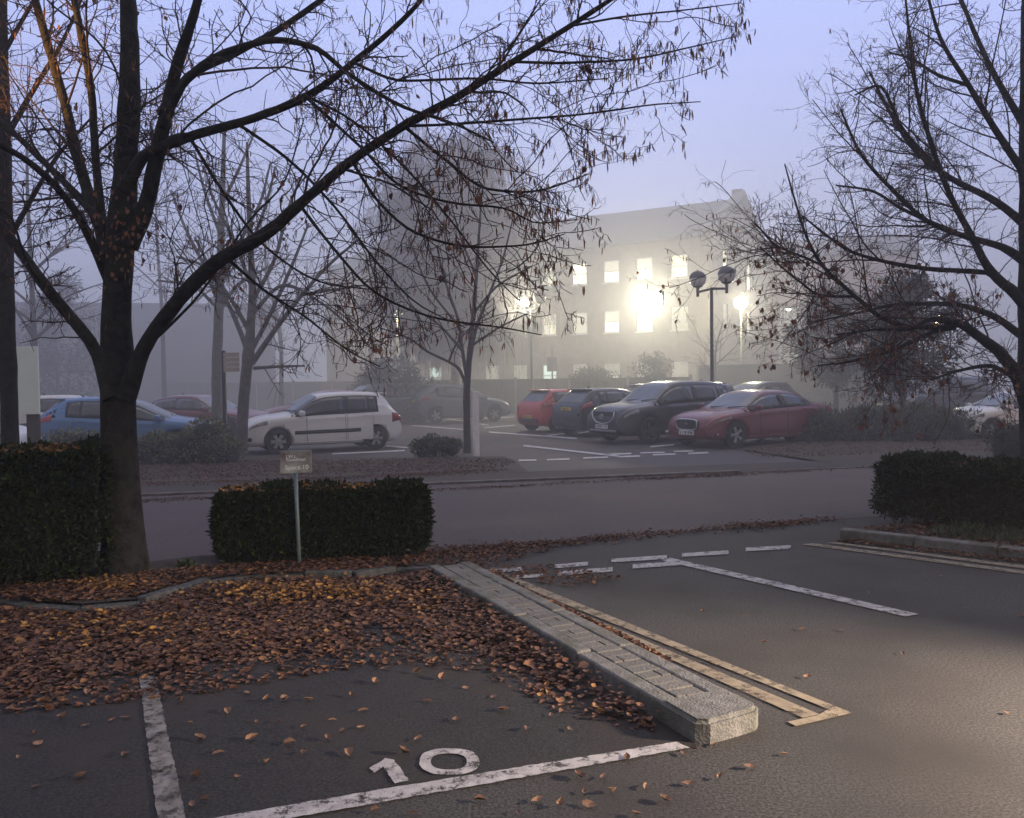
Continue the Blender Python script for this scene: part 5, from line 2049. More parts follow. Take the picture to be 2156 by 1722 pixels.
# ---- tree leaning in at the other frame edge
rr = np.random.default_rng(41)
bd_ = 12.4
b_ = Vector((D(2178, 900, bd_).x, bd_, 0))
tp = px_limb([(2186, 1050, 34), (2182, 960, 30), (2178, 880, 29), (2174, 780, 27), (2172, 640, 25), (2170, 500, 22), (2166, 300, 18), (2165, 100, 14), (2165, -100, 10)], bd_, bd_)
lm = [px_limb(p, bd_, bd_ + q) for p, q in (
    ([(2172, 870, 19), (2140, 790, 14), (2105, 742, 12), (2067, 713, 10.5), (2010, 678, 8.5), (1960, 672, 5), (1915, 693, 4), (1850, 694, 3), (1760, 705, 1.6)], -.9),
    ([(2020, 682, 7), (1971, 690, 5.5), (1915, 688, 5), (1856, 668, 5), (1810, 632, 4.5), (1775, 601, 4), (1732, 559, 3.4), (1701, 505, 2.8), (1676, 430, 2.2), (1652, 345, 1.4)], -1.6),
    ([(2172, 660, 15), (2140, 620, 12), (2098, 584, 10), (2078, 560, 9), (2050, 505, 7.5), (2000, 410, 6), (1960, 300, 5), (1930, 190, 4), (1915, 80, 3), (1905, -20, 2)], -.6),
    ([(2090, 574, 6), (2040, 571, 5.5), (1980, 568, 5), (1901, 558, 4.4), (1840, 545, 3.8), (1789, 528, 3.2), (1740, 495, 2.6), (1690, 455, 1.6)], -1.3),
    ([(2170, 560, 11), (2110, 520, 8), (2040, 500, 6.5), (1960, 470, 5.2), (1880, 400, 4.2), (1810, 320, 3.2), (1770, 230, 2)], -.9),
    ([(2168, 480, 10), (2090, 420, 7.5), (2010, 380, 6), (1930, 320, 4.6), (1870, 230, 3.4), (1830, 150, 2)], .5),
    ([(2167, 380, 9), (2100, 280, 7), (2040, 180, 5.5), (1980, 80, 4), (1950, -20, 2.6)], -.7),
    ([(2166, 280, 8), (2090, 150, 5.5), (2040, 40, 4), (2010, -40, 3)], .6),
    ([(1732, 559, 3), (1690, 540, 2.6), (1640, 520, 2), (1590, 470, 1.4)], -2.0), ([(1800, 624, 3.4), (1730, 622, 2.8), (1680, 590, 2.2), (1600, 520, 1.4)], -2.0),
    ([(2050, 505, 5), (1990, 480, 4.4), (1900, 440, 3.6), (1830, 400, 2.8), (1760, 390, 1.8)], -.2), ([(2168, 720, 9), (2080, 660, 6.5), (2000, 640, 5), (1900, 640, 3.6), (1800, 660, 2.4), (1700, 680, 1.4)], .6),
    ([(2010, 690, 5), (1960, 700, 4), (1900, 730, 3), (1800, 760, 2), (1720, 770, 1.4)], -.8), ([(2130, 790, 6), (2080, 770, 4.5), (2020, 780, 3.2), (1960, 800, 2)], -1.0),
    ([(1980, 360, 4), (1900, 270, 3.4), (1850, 180, 2.6), (1800, 200, 1.6)], -.6), ([(2040, 180, 4), (1980, 160, 3.4), (1910, 120, 2.4), (1870, 110, 1.6)], -.8))]
lm += [px_limb(p, bd_, bd_ + q) for p, q in (([(2176, 760, 14), (2230, 690, 10), (2310, 610, 7), (2400, 560, 4), (2480, 540, 2)], -.4), ([(2171, 560, 12), (2240, 450, 8), (2330, 340, 5), (2400, 230, 2.4)], .5), ([(2169, 420, 10), (2220, 280, 7), (2290, 140, 4.5), (2340, 10, 2.4)], -.5), ([(2174, 680, 10), (2260, 620, 7), (2360, 650, 4), (2450, 700, 2)], .7))]
Q2 = dict(per_m=6.2, t0=.12, t1=1.0, len0=.35, len1=1.15, a0=25, a1=65, K=9, rk=.5, rmax=.0085, rtip=.0036, droop=.15, wob=.19, up_end=1.4)
Q3 = dict(per_m=8.0, t0=.1, t1=1.0, len0=.15, len1=.5, a0=25, a1=65, K=5, rk=.65, rmax=.0055, rtip=.003, droop=.2, wob=.27)
Q4 = dict(per_m=9.0, t0=.1, t1=1.0, len0=.06, len1=.2, a0=25, a1=65, K=3, rk=.8, rmax=.004, rtip=.0025, droop=.3, wob=.2)
edge, last, rg = tree("lime_tree", "bare lime tree with brown leaves on its low boughs, leaning over the kerbed bed", b_, tp, lm, M_bark, M_twig, 42, Q2, Q3, Q4, sub=dict(per_m=1.7, t0=.15, t1=.95, len0=1.0, len1=2.6, a0=22, a1=55, K=14, rk=.5, rmax=.013, rtip=.005, droop=.1, wob=.07, up_end=1.6))
pos = tips(last, rg, 15000, .4)
hgt = pos[:, 2]
keep = rg.random(len(pos)) < np.clip(1.0 - (hgt - 1.9) / 2.6, .30, .9)
V, Q = bracts_np(pos[keep], rg, .04, .085, .15)
mesh_obj("foliage", V, [Q], M_dead, edge, b_, False)
low = pos[(hgt < 3.4)]
low = low[:380]
V, Fc = leaves_np(low, rg.uniform(.05, .09, len(low)), rg, dirv=np.tile([[0, 0, -1.]], (len(low), 1)), curl=2.0)
mesh_obj("foliage", V, [Fc], M_dead, edge, b_, False)

# ---- bare trees further off in the mist
def misty(name, label, px, pyt, d, spread, seed, group="bare trees in the mist", dens=1.0):
    rg = np.random.default_rng(seed)
    b = Vector((D(px, 800, d).x, d, 0))
    zt = D(px, pyt, d).z
    tr = resample([b, b + Vector((rg.normal(0, .1), 0, zt * .3)), b + Vector((rg.normal(0, .2), 0, zt * .65)), b + Vector((rg.normal(0, .3), 0, zt))], [.12, .09, .055, .012], 24)
    ls = []
    for k in range(13):
        h = rg.uniform(.25, .9)
        p = tr[0][int(h * 23)]
        a = rg.uniform(0, 2 * np.pi)
        re = spread * (1.1 - h) ** .7 * rg.uniform(.6, 1.1)
        o = np.array([math.cos(a), math.sin(a), 0])
        ls.append(resample([p, p + o * re * .4 + [0, 0, re * .35], p + o * re + [0, 0, re * rg.uniform(.6, 1.2)]], [.06 * (1.2 - h), .04 * (1.2 - h), .01], 12))
    u2 = dict(per_m=3.0 * dens, t0=.15, t1=1.0, len0=.5, len1=1.8, a0=25, a1=60, K=7, rk=.5, rmax=.016, rtip=.008, droop=.05, wob=.10)
    u3 = dict(per_m=3.6 * dens, t0=.1, t1=1.0, len0=.3, len1=.9, a0=25, a1=60, K=4, rk=.7, rmax=.010, rtip=.007, droop=.1, wob=.14)
    return tree(name, label, b, tr, ls, M_barkf, M_twigf, seed + 1, u2, u3, group=group)


misty("bare_tree", "tall bare tree in the mist beyond the blue hatchback's tail", 78, 120, 29, 3.6, 51)
misty("bare_tree", "wide bare tree in the mist above the dark building", 345, 240, 40, 5.0, 53)
misty("bare_tree", "bare tree in the mist behind the forked young tree", 590, 360, 41, 4.0, 55)
misty("bare_tree", "small faint bare tree in front of the gable end, beside the twin globe lamp", 1502, 672, 38.0, 1.7, 57, dens=.8)

# an added, unseen warm spot throws a low pool of light across the bays
lamp("added_pool_light", (5.4, 3.0, 1.6), 4200, (1.0, .79, .60), .15, 'SPOT', target=G(2260, 1560), spot=64, blend=1.0)
# ------------------------------------------------------------------ hedges, shrubs, leaf litter
M_yew = mat("yew_leaf", (0.02, 0.03, 0.015), 0.75, spec=.15, island=[(0.007, 0.012, 0.006), (0.014, 0.024, 0.009), (0.028, 0.044, 0.016), (0.011, 0.018, 0.008), (0.048, 0.056, 0.024)])
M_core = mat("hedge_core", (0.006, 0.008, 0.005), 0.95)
M_gleaf = mat("shrub_leaf", (0.03, 0.05, 0.02), 0.5, island=[(0.028, 0.042, 0.018), (0.045, 0.065, 0.028), (0.070, 0.090, 0.040), (0.035, 0.050, 0.022), (0.05, 0.07, 0.03)])
M_var = mat("variegated_leaf", (0.08, 0.10, 0.03), 0.5, island=[(0.045, 0.060, 0.022), (0.075, 0.090, 0.035), (0.13, 0.135, 0.045), (0.20, 0.19, 0.075), (0.055, 0.070, 0.03)])
M_lit = mat("fallen_leaf_mix", (0.1, 0.05, 0.03), 0.8, island=[(0.034, 0.015, 0.012), (0.066, 0.028, 0.019), (0.11, 0.047, 0.027), (0.052, 0.025, 0.020), (0.16, 0.072, 0.034), (0.085, 0.040, 0.028), (0.22, 0.11, 0.04)])
M_lampgold = mat("lamp_tinted_leaf_mix", (0.3, 0.15, 0.03), 0.75, island=[(0.14, 0.066, 0.026), (0.25, 0.125, 0.028), (0.34, 0.18, 0.036), (0.19, 0.085, 0.028), (0.09, 0.045, 0.025)])  # leaf colours with an assumed street lamp's warm light painted in
M_lone = mat("lone_leaf", (0.15, 0.078, 0.044), 0.8, col2=(0.085, 0.043, 0.028), nscale=30)
M_lone2 = mat("lone_leaf_pale", (0.24, 0.135, 0.075), 0.8, col2=(0.14, 0.072, 0.042), nscale=30)


def obox(o, u, L_, W_, z0, z1):
    """oriented box frame: origin o, along u; returns a function of (a,b,c) in 0..1"""
    u = Vector(u).normalized()
    v = Vector((-u.y, u.x, 0))
    return lambda a, b, c: np.array((Vector(o) + u * (a * L_) + v * (b * W_) + Vector((0, 0, z0 + (z1 - z0) * c)))[:])


def hedge(label, o, u, L_, W_, H_, n, seed, leaf=.055, z0=.05, rough=.03):
    rg = np.random.default_rng(seed)
    o = Vector(o)
    t = thing("hedge", o, label, "hedge", None)
    u = Vector(u).normalized()
    v = Vector((-u.y, u.x, 0))
    U, Vv, Z = np.array(u), np.array(v), np.array((0, 0, 1.))
    # faces weighted by area
    areas = np.array([L_ * H_, L_ * H_, W_ * H_, W_ * H_, L_ * W_ * 1.3])
    f = rg.choice(5, n, p=areas / areas.sum())
    a, b = rg.random(n), rg.random(n)
    pos, nr = np.zeros((n, 3)), np.zeros((n, 3))
    for k in range(5):
        m = f == k
        A_, B_ = a[m][:, None], b[m][:, None]
        if k == 0:
            pos[m] = U * A_ * L_ + Z * (B_ * H_)
            nr[m] = -Vv
        elif k == 1:
            pos[m] = U * A_ * L_ + Vv * W_ + Z * (B_ * H_)
            nr[m] = Vv
        elif k == 2:
            pos[m] = Vv * A_ * W_ + Z * (B_ * H_)
            nr[m] = -U
        elif k == 3:
            pos[m] = U * L_ + Vv * A_ * W_ + Z * (B_ * H_)
            nr[m] = U
        else:
            pos[m] = U * A_ * L_ + Vv * B_ * W_ + Z * H_
            nr[m] = Z
    # bulge and thin out near the foot
    x = pos @ U
    bul = .028 * np.sin(x * 5.1 + seed) + .02 * np.sin(x * 11.7 + 2) + .02 * np.sin(pos[:, 2] * 9 + seed)
    dep = -np.abs(rg.normal(0, rough, n)) + np.where(rg.random(n) < .06, rg.uniform(0, .05, n), 0)
    pos = pos + nr * (bul + dep + .03)[:, None]
    zc = pos[:, 2] / H_
    foot = np.clip((zc - .02) / .16, 0, 1)
    ctr = (U * L_ / 2 + Vv * W_ / 2)
    inn = (ctr[None] - pos)
    inn[:, 2] = 0
    pos = pos + inn * ((1 - foot) * .10)[:, None]
    keep = rg.random(n) < (.35 + .65 * foot)
    pos, nr = pos[keep], nr[keep]
    pos[:, 2] += z0
    V, Fc = leaves_np(pos, rg.uniform(.6, 1.3, len(pos)) * leaf, rg, dirv=nr * .8 + rg.normal(0, .55, nr.shape) + np.array([[0, 0, .25]]), wid=.62)
    k_ = rg.integers(0, len(pos), int(n * .005))
    V2, F2 = leaves_np(pos[k_], rg.uniform(1.3, 2.2, len(k_)) * leaf, rg, dirv=nr[k_] * .6 + np.array([[0, 0, .7]]), wid=.35)
    V, Fc = np.concatenate([V, V2]), np.concatenate([Fc, F2 + len(V)])
    link("foliage", np_mesh("foliage", V, [Fc], False), M_yew, t)
    # inner mass
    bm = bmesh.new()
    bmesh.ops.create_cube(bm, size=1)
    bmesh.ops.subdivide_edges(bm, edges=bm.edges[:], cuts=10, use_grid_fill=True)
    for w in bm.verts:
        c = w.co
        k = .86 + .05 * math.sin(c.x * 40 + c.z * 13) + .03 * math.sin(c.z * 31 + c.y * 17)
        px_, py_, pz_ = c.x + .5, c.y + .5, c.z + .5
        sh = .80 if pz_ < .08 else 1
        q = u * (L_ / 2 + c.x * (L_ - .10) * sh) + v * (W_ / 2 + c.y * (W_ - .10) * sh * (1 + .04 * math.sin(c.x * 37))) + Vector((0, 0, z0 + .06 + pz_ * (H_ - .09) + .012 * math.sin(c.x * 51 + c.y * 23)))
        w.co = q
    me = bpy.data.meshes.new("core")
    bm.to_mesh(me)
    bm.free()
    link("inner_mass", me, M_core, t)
    # a few stems at the foot
    for k in range(max(3, int(L_ * 3))):
        st = MB()
        p = u * rg.uniform(.12, L_ - .12) + v * rg.uniform(.12, W_ * .5)
        st.tube([p + Vector((0, 0, -.06)), p + Vector((rg.normal(0, .04), rg.normal(0, .04), .22))], [.018, .012], 5)
        st.build("stem", M_bark, t)
    return t


def scatter(name, V, Fc, m, label=None):
    o = link(name, np_mesh(name, V, [Fc], False), m)
    return tag(o, kind="stuff")


# clipped hedges
h0, h1 = G(458, 1200), G(890, 1183)
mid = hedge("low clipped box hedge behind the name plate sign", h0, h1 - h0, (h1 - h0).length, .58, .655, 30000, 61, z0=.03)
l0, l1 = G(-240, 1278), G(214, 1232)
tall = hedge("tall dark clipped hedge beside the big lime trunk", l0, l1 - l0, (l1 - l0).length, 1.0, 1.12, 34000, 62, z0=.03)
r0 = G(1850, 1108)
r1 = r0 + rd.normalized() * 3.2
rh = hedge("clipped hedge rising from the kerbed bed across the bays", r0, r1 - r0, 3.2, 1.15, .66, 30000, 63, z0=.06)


def on_top(o, u, L_, W_, z, n, seed, m, name="fallen_leaves", size=(.035, .06), cover=None):
    rg = np.random.default_rng(seed)
    u = Vector(u).normalized()
    v = Vector((-u.y, u.x, 0))
    a, b = rg.random(n), rg.random(n)
    p = np.array(Vector(o)) + a[:, None] * L_ * np.array(u) + b[:, None] * W_ * np.array(v)
    p[:, 2] = z + rg.uniform(-.012, .02, n)
    if cover is not None:
        p = p[cover(a, b, rg)]
    V, Fc = leaves_np(p, rg.uniform(*size, len(p)), rg, tilt=.9, curl=1.4)
    return scatter(name, V, Fc, m)


on_top(h0, h1 - h0, (h1 - h0).length, .58, .73, 900, 71, M_lampgold, cover=lambda a, b, r: r.random(len(a)) < np.where(a < .5, .75, .45) * np.clip(1.35 - b * 1.0, .2, 1))
on_top(l0, l1 - l0, (l1 - l0).length, .8, 1.19, 1100, 72, M_lampgold, cover=lambda a, b, r: r.random(len(a)) < np.where((a > .45) & (a < .92), .8, .2))
on_top(r0, r1 - r0, 3.2, 1.1, .76, 110, 73, M_lit)


def shrub(label, px, py, wpx, hpx, m, seed, n=2600, leaf=.06, depth=None, name="shrub", group=None, grassy=False, cat="shrub", dk=.8):
    """rounded bush whose foot is at a pixel, size given in pixels there"""
    rg = np.random.default_rng(seed)
    b = G(px, py)
    k = b.y / F
    w, h = wpx * k, hpx * k
    dp = (depth or w * dk)
    t = thing(name, b, label, cat, group)
    nb = max(18, int(w * 14))
    C_ = np.stack([rg.uniform(-.5, .5, nb) * w * .8, rg.uniform(-.4, .4, nb) * dp * .8 + dp * .25, rg.uniform(.16, .64, nb) * h], 1)
    C_[:, 2] *= 1 - .5 * (np.abs(C_[:, 0]) / (w * .5)) ** 2
    rad = rg.uniform(.24, .40, nb) * h
    i = rg.integers(0, nb, n)
    d = rg.normal(size=(n, 3))
    d /= np.linalg.norm(d, axis=1, keepdims=True)
    d[:, 2] = np.abs(d[:, 2]) * np.where(rg.random(n) < .8, 1, -1)
    p = C_[i] + d * (rad[i] * rg.uniform(.75, 1.12, n))[:, None] * np.array([[1.15, 1.0, 1.0]])
    p[:, 2] = np.maximum(p[:, 2], .02)
    dv = d * .7 + np.array([[0, 0, .55 if grassy else .2]]) + rg.normal(0, .4, (n, 3))
    V, Fc = leaves_np(p, rg.uniform(.6, 1.3, n) * leaf * (2.4 if grassy else 1), rg, dirv=dv, wid=.16 if grassy else .8)
    link("foliage", np_mesh("foliage", V, [Fc], False), m, t)
    st = MB()
    for q in range(nb):
        st.tube([Vector((C_[q][0] * .4, C_[q][1] * .5, -.03)), Vector(C_[q]) * .7, Vector(C_[q])], [.02, .014, .006], 5)
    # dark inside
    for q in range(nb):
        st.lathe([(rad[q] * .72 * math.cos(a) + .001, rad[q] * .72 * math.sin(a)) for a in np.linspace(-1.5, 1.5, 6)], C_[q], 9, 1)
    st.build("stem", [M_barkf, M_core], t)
    return t


SG = "shrubs edging the car park"
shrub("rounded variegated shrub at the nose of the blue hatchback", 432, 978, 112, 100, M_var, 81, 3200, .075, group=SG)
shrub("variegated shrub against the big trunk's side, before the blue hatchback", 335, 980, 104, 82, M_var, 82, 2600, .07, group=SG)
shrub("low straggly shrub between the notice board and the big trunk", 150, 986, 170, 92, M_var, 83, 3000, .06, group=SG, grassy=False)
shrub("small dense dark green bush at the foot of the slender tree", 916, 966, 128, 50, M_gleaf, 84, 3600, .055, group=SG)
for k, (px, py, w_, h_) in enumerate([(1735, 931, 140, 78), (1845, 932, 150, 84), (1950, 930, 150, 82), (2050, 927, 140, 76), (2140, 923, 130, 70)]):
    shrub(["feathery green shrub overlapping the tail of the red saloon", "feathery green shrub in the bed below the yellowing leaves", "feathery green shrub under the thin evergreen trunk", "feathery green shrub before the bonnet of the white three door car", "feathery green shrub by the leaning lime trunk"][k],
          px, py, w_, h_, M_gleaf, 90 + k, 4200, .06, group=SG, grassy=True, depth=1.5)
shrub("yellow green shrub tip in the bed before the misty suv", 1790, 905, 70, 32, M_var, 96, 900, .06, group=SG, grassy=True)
# ivy clad foot of the leaning tree
shrub("dark ivy clump round the foot of the leaning lime trunk", 2140, 968, 50, 92, M_yew, 97, 2200, .05, name="ivy_clump", cat="ivy", dk=.9)
# ground cover and grass under the clipped hedge
rg = np.random.default_rng(101)
q_a = G(2000, 1136)
q_b = G(2300, 1150)


def inside(p, poly):
    x, y = p[:, 0], p[:, 1]
    r = np.zeros(len(p), bool)
    n = len(poly)
    for i in range(n):
        x1, y1 = poly[i][0], poly[i][1]
        x2, y2 = poly[(i + 1) % n][0], poly[(i + 1) % n][1]
        c = ((y1 > y) != (y2 > y)) & (x < (x2 - x1) * (y - y1) / (y2 - y1 + 1e-12) + x1)
        r ^= c
    return r


def sample(poly, n, rg):
    """n random points over a ground polygon"""
    P = np.array([[p[0], p[1]] for p in poly])
    lo, hi = P.min(0), P.max(0)
    out_ = []
    tot = 0
    while tot < n:
        q = lo + (hi - lo) * rg.random((n * 2, 2))
        q = q[inside(q, P)]
        out_.append(q)
        tot += len(q)
    q = np.concatenate(out_)[:n]
    return np.concatenate([q, np.zeros((n, 1))], 1)


gpoly = [G(1960, 1130, .08), G(2070, 1080, .08), G(2156, 1062, .08), G(2320, 1060, .08), G(2320, 1180, .08), G(2156, 1150, .08)]
p = sample(gpoly, 2600, rg)
p[:, 2] = .085
V, Fc = leaves_np(p, rg.uniform(.05, .13, len(p)), rg, dirv=np.tile([[0, 0, 1.]], (len(p), 1)) + rg.normal(0, .4, (len(p), 3)), wid=.2)
scatter("grass", V, Fc, M_gleaf)

# leaf litter: the deep drift across bay 10
rg = np.random.default_rng(111)
drift = [G(-200, 1300), G(0, 1286), G(160, 1296), G(290, 1284), G(430, 1240), G(560, 1224), G(740, 1224), G(905, 1212), G(960, 1255), G(1100, 1345), G(1250, 1440), G(1392, 1528), G(1370, 1540), G(1230, 1490),
         G(1090, 1430), G(960, 1375), G(830, 1352), G(700, 1384), G(540, 1402), G(420, 1425), G(250, 1450), G(100, 1462), G(-60, 1480), G(-260, 1500)]
edge_ = np.array([[q[0], q[1]] for q in drift])


def dist_edge(p, lo, hi):
    """distance to the front edge of the drift"""
    d = np.full(len(p), 9.)
    for i in range(lo, hi):
        a, b = edge_[i], edge_[i + 1]
        ab = b - a
        t = np.clip(((p[:, :2] - a) @ ab) / (ab @ ab), 0, 1)
        d = np.minimum(d, np.linalg.norm(p[:, :2] - (a + t[:, None] * ab), axis=1))
    return d


p = sample(drift, 40000, rg)
de = dist_edge(p, 11, 23)
keep = rg.random(len(p)) < np.clip(.16 + de / .42, 0, .92)
nz = np.sin(p[:, 0] * 3.1 + 1.7 * np.sin(p[:, 1] * 2.3)) + np.sin(p[:, 1] * 4.7 + 1.3 * np.sin(p[:, 0] * 5.1)) + .8 * np.sin(p[:, 0] * 9.3 + p[:, 1] * 7.7)
keep &= rg.random(len(p)) < np.clip(.72 + .22 * nz + .45 * np.clip(de - .35, 0, 1), .12, 1)
p, de = p[keep], de[keep]
ka, kb_ = np.array(i1[:2]), np.array(i0[:2])
kt = np.clip(((p[:, :2] - ka) @ (kb_ - ka)) / ((kb_ - ka) @ (kb_ - ka)), 0, 1)
kd = np.linalg.norm(p[:, :2] - (ka + kt[:, None] * (kb_ - ka)), axis=1)
p[:, 2] = .008 + rg.random(len(p)) * (np.clip(de * .10, 0.003, .036) + np.clip(.07 - kd * .22, 0, .07))
sz = rg.uniform(.018, .056, len(p)) * np.where(rg.random(len(p)) < .10, 1.5, 1)
V, Fc = leaves_np(p, sz, rg, tilt=.5, curl=.8, wid=1.1)
scatter("fallen_leaves", V, Fc, M_lit)
# strays thinning out in front of the drift
outer = [G(-200, 1480), G(100, 1455), G(420, 1420), G(700, 1378), G(830, 1346), G(960, 1370), G(1230, 1485), G(1395, 1532), G(1380, 1550), G(1200, 1510), G(1000, 1420), G(850, 1400), G(650, 1425), G(430, 1462), G(100, 1500), G(-200, 1530)]
p = sample(outer, 700, rg)
p[:, 2] = .012
V, Fc = leaves_np(p, rg.uniform(.025, .06, len(p)), rg, tilt=.5, curl=1.5)
scatter("fallen_leaves", V, Fc, M_lit)
# patches of the drift with warm lamp light put into the leaf colour
gp = []
for (x, y, sx, sy, n) in ((225, 1245, 36, 9, 260), (560, 1260, 70, 14, 260), (700, 1258, 80, 13, 260), (190, 1330, 80, 18, 110), (450, 1350, 120, 24, 90), (840, 1275, 60, 20, 60)):
    for k in range(n):
        gp.append(G(x + rg.normal(0, sx), y + rg.normal(0, sy))[:])
gp = np.array(gp)
gp[:, 2] = .055 + rg.uniform(0, .03, len(gp))
V, Fc = leaves_np(gp, rg.uniform(.028, .06, len(gp)), rg, tilt=.6, curl=1.4)
scatter("fallen_leaves", V, Fc, M_lampgold)
# litter on the bed, in the gutter by the yellow lines, along the road edges and on the verges


def litter(poly, n, z, m=M_lit, size=(.03, .065), seed=0):
    r = np.random.default_rng(200 + seed)
    p = sample(poly, n, r)
    p[:, 2] = z + r.uniform(0, .012, n)
    V, Fc = leaves_np(p, r.uniform(*size, n), r, tilt=.6, curl=1.3)
    return scatter("fallen_leaves", V, Fc, m)


litter([G(-100, 1275), G(160, 1282), G(290, 1270), G(430, 1228), G(800, 1212), G(905, 1196), G(905, 1172), G(640, 1190), G(330, 1215), G(100, 1240), G(-100, 1250)], 3000, .06, seed=1)
litter([G(985, 1208), G(1040, 1207), G(1130, 1255), G(1290, 1330), G(1420, 1400), G(1385, 1398), G(1240, 1325), G(1090, 1255)], 1500, .012, seed=2)
def drift_line(px, n, wid, z, seed, size=(.022, .05), m=M_lit):
    """leaves blown along a line on the ground, dense in clumps and thinning out sideways"""
    r = np.random.default_rng(300 + seed)
    P = np.array([G(*q)[:] for q in px])
    d = np.concatenate([[0], np.cumsum(np.linalg.norm(np.diff(P, axis=0), axis=1))])
    cl = r.uniform(0, d[-1], max(4, int(d[-1] * 1.3)))
    t = np.where(r.random(n) < .6, cl[r.integers(0, len(cl), n)] + r.normal(0, .35, n), r.uniform(0, d[-1], n))
    t = np.clip(t, 0, d[-1])
    q = np.stack([np.interp(t, d, P[:, a_]) for a_ in range(3)], 1)
    w = wid * (.5 + .5 * np.sin(t * 2.1 + seed) ** 2)
    q[:, 1] += np.abs(r.normal(0, 1, n)) * w * np.where(r.random(n) < .75, 1, -1)
    q[:, 0] += r.normal(0, .08, n)
    q[:, 2] = z + r.uniform(0, .010, n)
    V, Fc = leaves_np(q, r.uniform(*size, n), r, tilt=.5, curl=1.2)
    return scatter("fallen_leaves", V, Fc, m)


drift_line([(880, 1172), (1000, 1160), (1180, 1146), (1400, 1126), (1640, 1106), (1760, 1095)], 2600, .16, .014, 3)
litter([G(905, 1152), G(1060, 1148), G(1180, 1156), G(1010, 1198), G(905, 1190)], 900, .014, seed=3, size=(.022, .05))
litter([G(1010, 1196), G(1160, 1192), G(1320, 1220), G(1200, 1240), G(1060, 1215)], 330, .014, seed=31, size=(.025, .05))
drift_line([(1790, 1141), (2000, 1165), (2156, 1184), (2300, 1202)], 900, .035, .012, 9)
litter([G(1800, 1112, .08), G(2000, 1100, .08), G(2200, 1120, .08), G(2300, 1160, .08), G(2300, 1190, .08), G(2000, 1142, .08)], 900, .09, seed=5)
drift_line([(230, 1058), (700, 1043), (1060, 1027), (1300, 1013), (1560, 1000)], 3200, .15, .012, 6)
drift_line([(1560, 1000), (1700, 993), (1830, 986), (2000, 974)], 700, .14, .012, 7)
drift_line([(230, 1026), (700, 1012), (1060, 994)], 3600, .30, .036, 8)
litter([G(250, 985), G(520, 972), G(850, 970), G(1062, 968), G(1085, 978), G(1050, 990), G(700, 1003), G(250, 1018)], 6500, .04, seed=7, size=(.03, .06))
litter([G(1560, 952), G(1700, 932), G(2150, 925), G(2150, 950), G(1700, 965), G(1600, 968)], 2600, .04, seed=8, size=(.03, .06))
# a few leaves lying one by one on the tarmac
rg = np.random.default_rng(131)
protos = []
for k in range(12):
    V, Fc = leaves_np(np.zeros((1, 3)), np.array([.06]), rg, tilt=.3, curl=rg.uniform(.5, 2.0), wid=rg.uniform(.45, 1.05))
    V[:, 2] -= V[:, 2].min()
    for m in (M_lone, M_lone2):
        me = np_mesh("fallen_leaf", V, [Fc], False)
        me.materials.append(m)
        protos.append(me)


def lone(x, y, label, group, s=1.0):
    o = bpy.data.objects.new("fallen_leaf", protos[int(rg.integers(0, len(protos)))])
    COL.objects.link(o)
    g = G(x, y)
    o.location = (g.x, g.y, .011)
    o.rotation_euler = (0, 0, rg.uniform(0, 6.28))
    s *= rg.uniform(.6, 1.3)
    o.scale = (s, s, s)
    tag(o, label, "leaf", group)


bay = [(440, 1452), (520, 1462), (560, 1435), (560, 1478), (600, 1478), (650, 1478), (480, 1502), (540, 1524), (590, 1524), (640, 1535), (700, 1520), (720, 1542), (760, 1536), (740, 1470), (790, 1440), (810, 1412), (880, 1420), (930, 1432), (980, 1452), (1040, 1470),
       (1060, 1500), (690, 1560), (640, 1590), (610, 1570), (880, 1560), (735, 1590), (850, 1590), (560, 1610), (500, 1640), (960, 1520), (1110, 1540), (1160, 1510), (1200, 1540), (420, 1560), (380, 1480), (400, 1525), (415, 1640), (530, 1560), (460, 1590), (430, 1690), (404, 1700), (1010, 1690), (765, 1500), (900, 1480)]
for x, y in bay:
    lone(x, y, "curled brown leaf lying alone on the dark tarmac of bay 10", "leaves lying singly in bay 10")
for x, y in [(190, 1450), (185, 1462), (180, 1532), (235, 1520), (265, 1515), (80, 1570), (70, 1548), (130, 1515), (260, 1595), (75, 1660), (170, 1640), (40, 1600), (265, 1590), (20, 1500)]:
    lone(x, y, "brown leaf on the tarmac of the next bay beyond the worn white line", "leaves lying singly in the next bay")
for x, y in [(1090, 1715), (1180, 1700), (1290, 1672), (1360, 1660), (1400, 1690), (1515, 1642), (1505, 1572), (1440, 1592), (1460, 1582), (1220, 1640), (1270, 1640), (1320, 1600), (1580, 1620), (1130, 1690), (1240, 1700), (790, 1712), (870, 1718), (1650, 1592), (1340, 1720), (1230, 1672), (1450, 1655)]:
    lone(x, y, "small brown leaf on the open tarmac outside the long white line", "leaves outside the white line")
for x, y in [(1610, 1355), (1690, 1330), (2120, 1505), (1560, 1295), (1830, 1250), (1770, 1330), (1500, 1400), (1900, 1380), (2150, 1300), (1480, 1290), (1700, 1430), (1980, 1215)]:
    lone(x, y, "stray leaf on the empty bays beyond the double yellow lines", "leaves on the empty bays", .9)

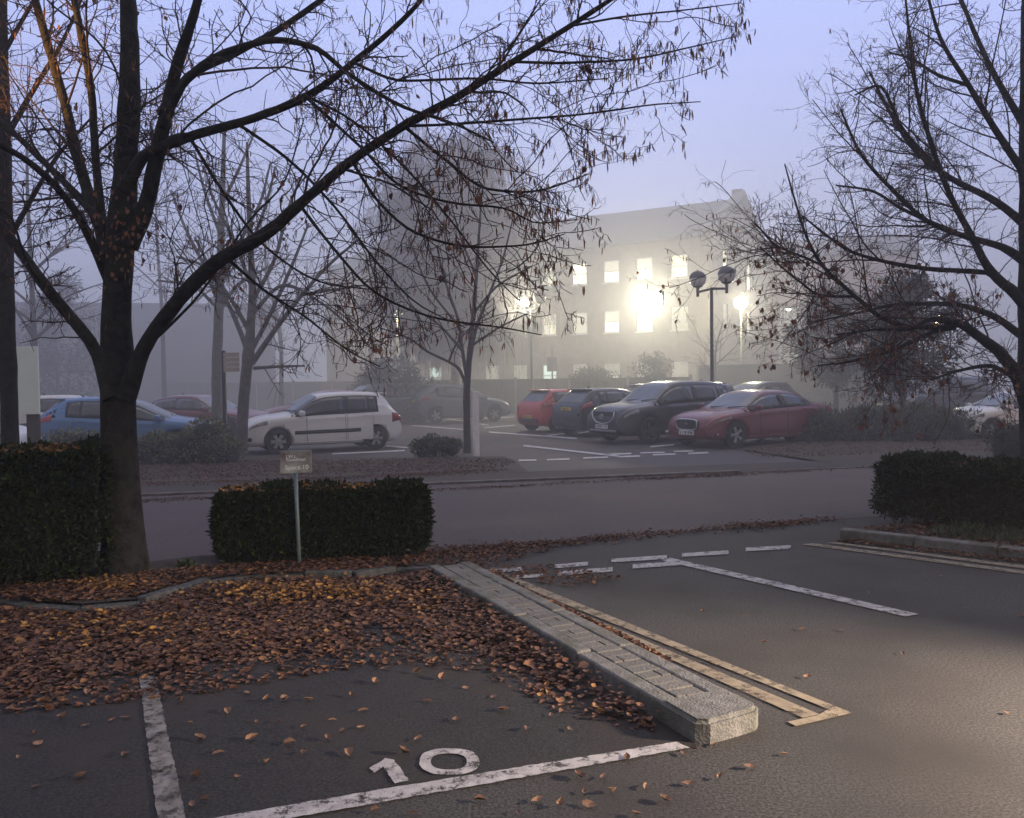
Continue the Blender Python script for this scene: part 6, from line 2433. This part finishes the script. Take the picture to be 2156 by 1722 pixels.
# evergreen and bushes in the mist
def evergreen(label, px, py_b, py_t, d, wid, seed, m=M_gleaf, n=9000, leaf=.28, name="evergreen_tree", stem=True, cat="tree", rag=1.0):
    rg = np.random.default_rng(seed)
    b = Vector((D(px, 800, d).x, d, 0))
    zt, zb = D(px, py_t, d).z, D(px, py_b, d).z
    zb = max(zb, .05)
    t = thing(name, b, label, cat)
    if stem:
        mb = MB()
        mb.tube([(0, 0, -.05), (0.02, 0, zb + .4), (0, 0, zt * .95)], [.11, .09, .015], 8)
        mb.build("trunk", M_barkf, t)
    nb = 60
    h = rg.random(nb)
    a = rg.uniform(0, 2 * np.pi, nb)
    prof = np.sin(np.pi * np.clip(h * .80 + .13, 0, 1)) ** .8 * wid / 2
    rr_ = prof * np.sqrt(rg.random(nb)) * rg.uniform(.7, 1.15, nb)
    C_ = np.stack([np.cos(a) * rr_, np.sin(a) * rr_, zb + h * (zt - zb)], 1)
    rad = rg.uniform(.10, .22, nb) * wid * (1 - .4 * h)
    i = rg.integers(0, nb, n)
    dd = rg.normal(size=(n, 3))
    dd /= np.linalg.norm(dd, axis=1, keepdims=True)
    p = C_[i] + dd * (rad[i] * rg.random(n) ** .4 * rag)[:, None]
    p[:, 2] = np.maximum(p[:, 2], .03)
    V, Fc = leaves_np(p, rg.uniform(.6, 1.3, n) * leaf, rg, dirv=dd + np.array([[0, 0, -.2]]), wid=.45)
    link("crown", np_mesh("crown", V, [Fc], False), m, t)
    return t


M_egr = mat("evergreen_leaf", (0.02, 0.03, 0.02), 0.7, island=[(0.014, 0.019, 0.013), (0.026, 0.032, 0.020), (0.040, 0.045, 0.028), (0.02, 0.026, 0.018)])
evergreen("dark round headed evergreen on a thin trunk, misty, above the shrub bed", 1900, 800, 600, 26.0, 3.2, 141, M_egr, 12000, .16)
evergreen("faint dark evergreen mass behind the pink brick wing's downpipe", 1760, 800, 610, 33.0, 3.2, 142, M_egr, 7000, .2)
evergreen("dark spreading bush before the fence, behind the grey crossover", 830, 882, 768, 37.0, 4.2, 143, M_egr, 7000, .2, name="dark_bush", stem=False, cat="bush")
evergreen("low rounded bush poking over the fence near the grey sign", 1245, 812, 780, 40.0, 2.2, 144, M_egr, 2500, .14, name="dark_bush", stem=False, cat="bush")
evergreen("ragged bush poking over the fence beside the twin globe lamp", 1375, 815, 752, 39.5, 2.0, 145, M_egr, 1500, .16, name="dark_bush", stem=False, cat="bush", rag=1.5)
evergreen("tall dark evergreens massed before the dark building", 120, 860, 585, 44, 5.0, 146, M_egr, 7000, .22)
# young sapling weed at the trunk foot
shrub("tiny green weed by the bed kerb next to the lime trunk", 392, 1206, 34, 24, M_gleaf, 98, 120, .045, name="weed", cat="plant")
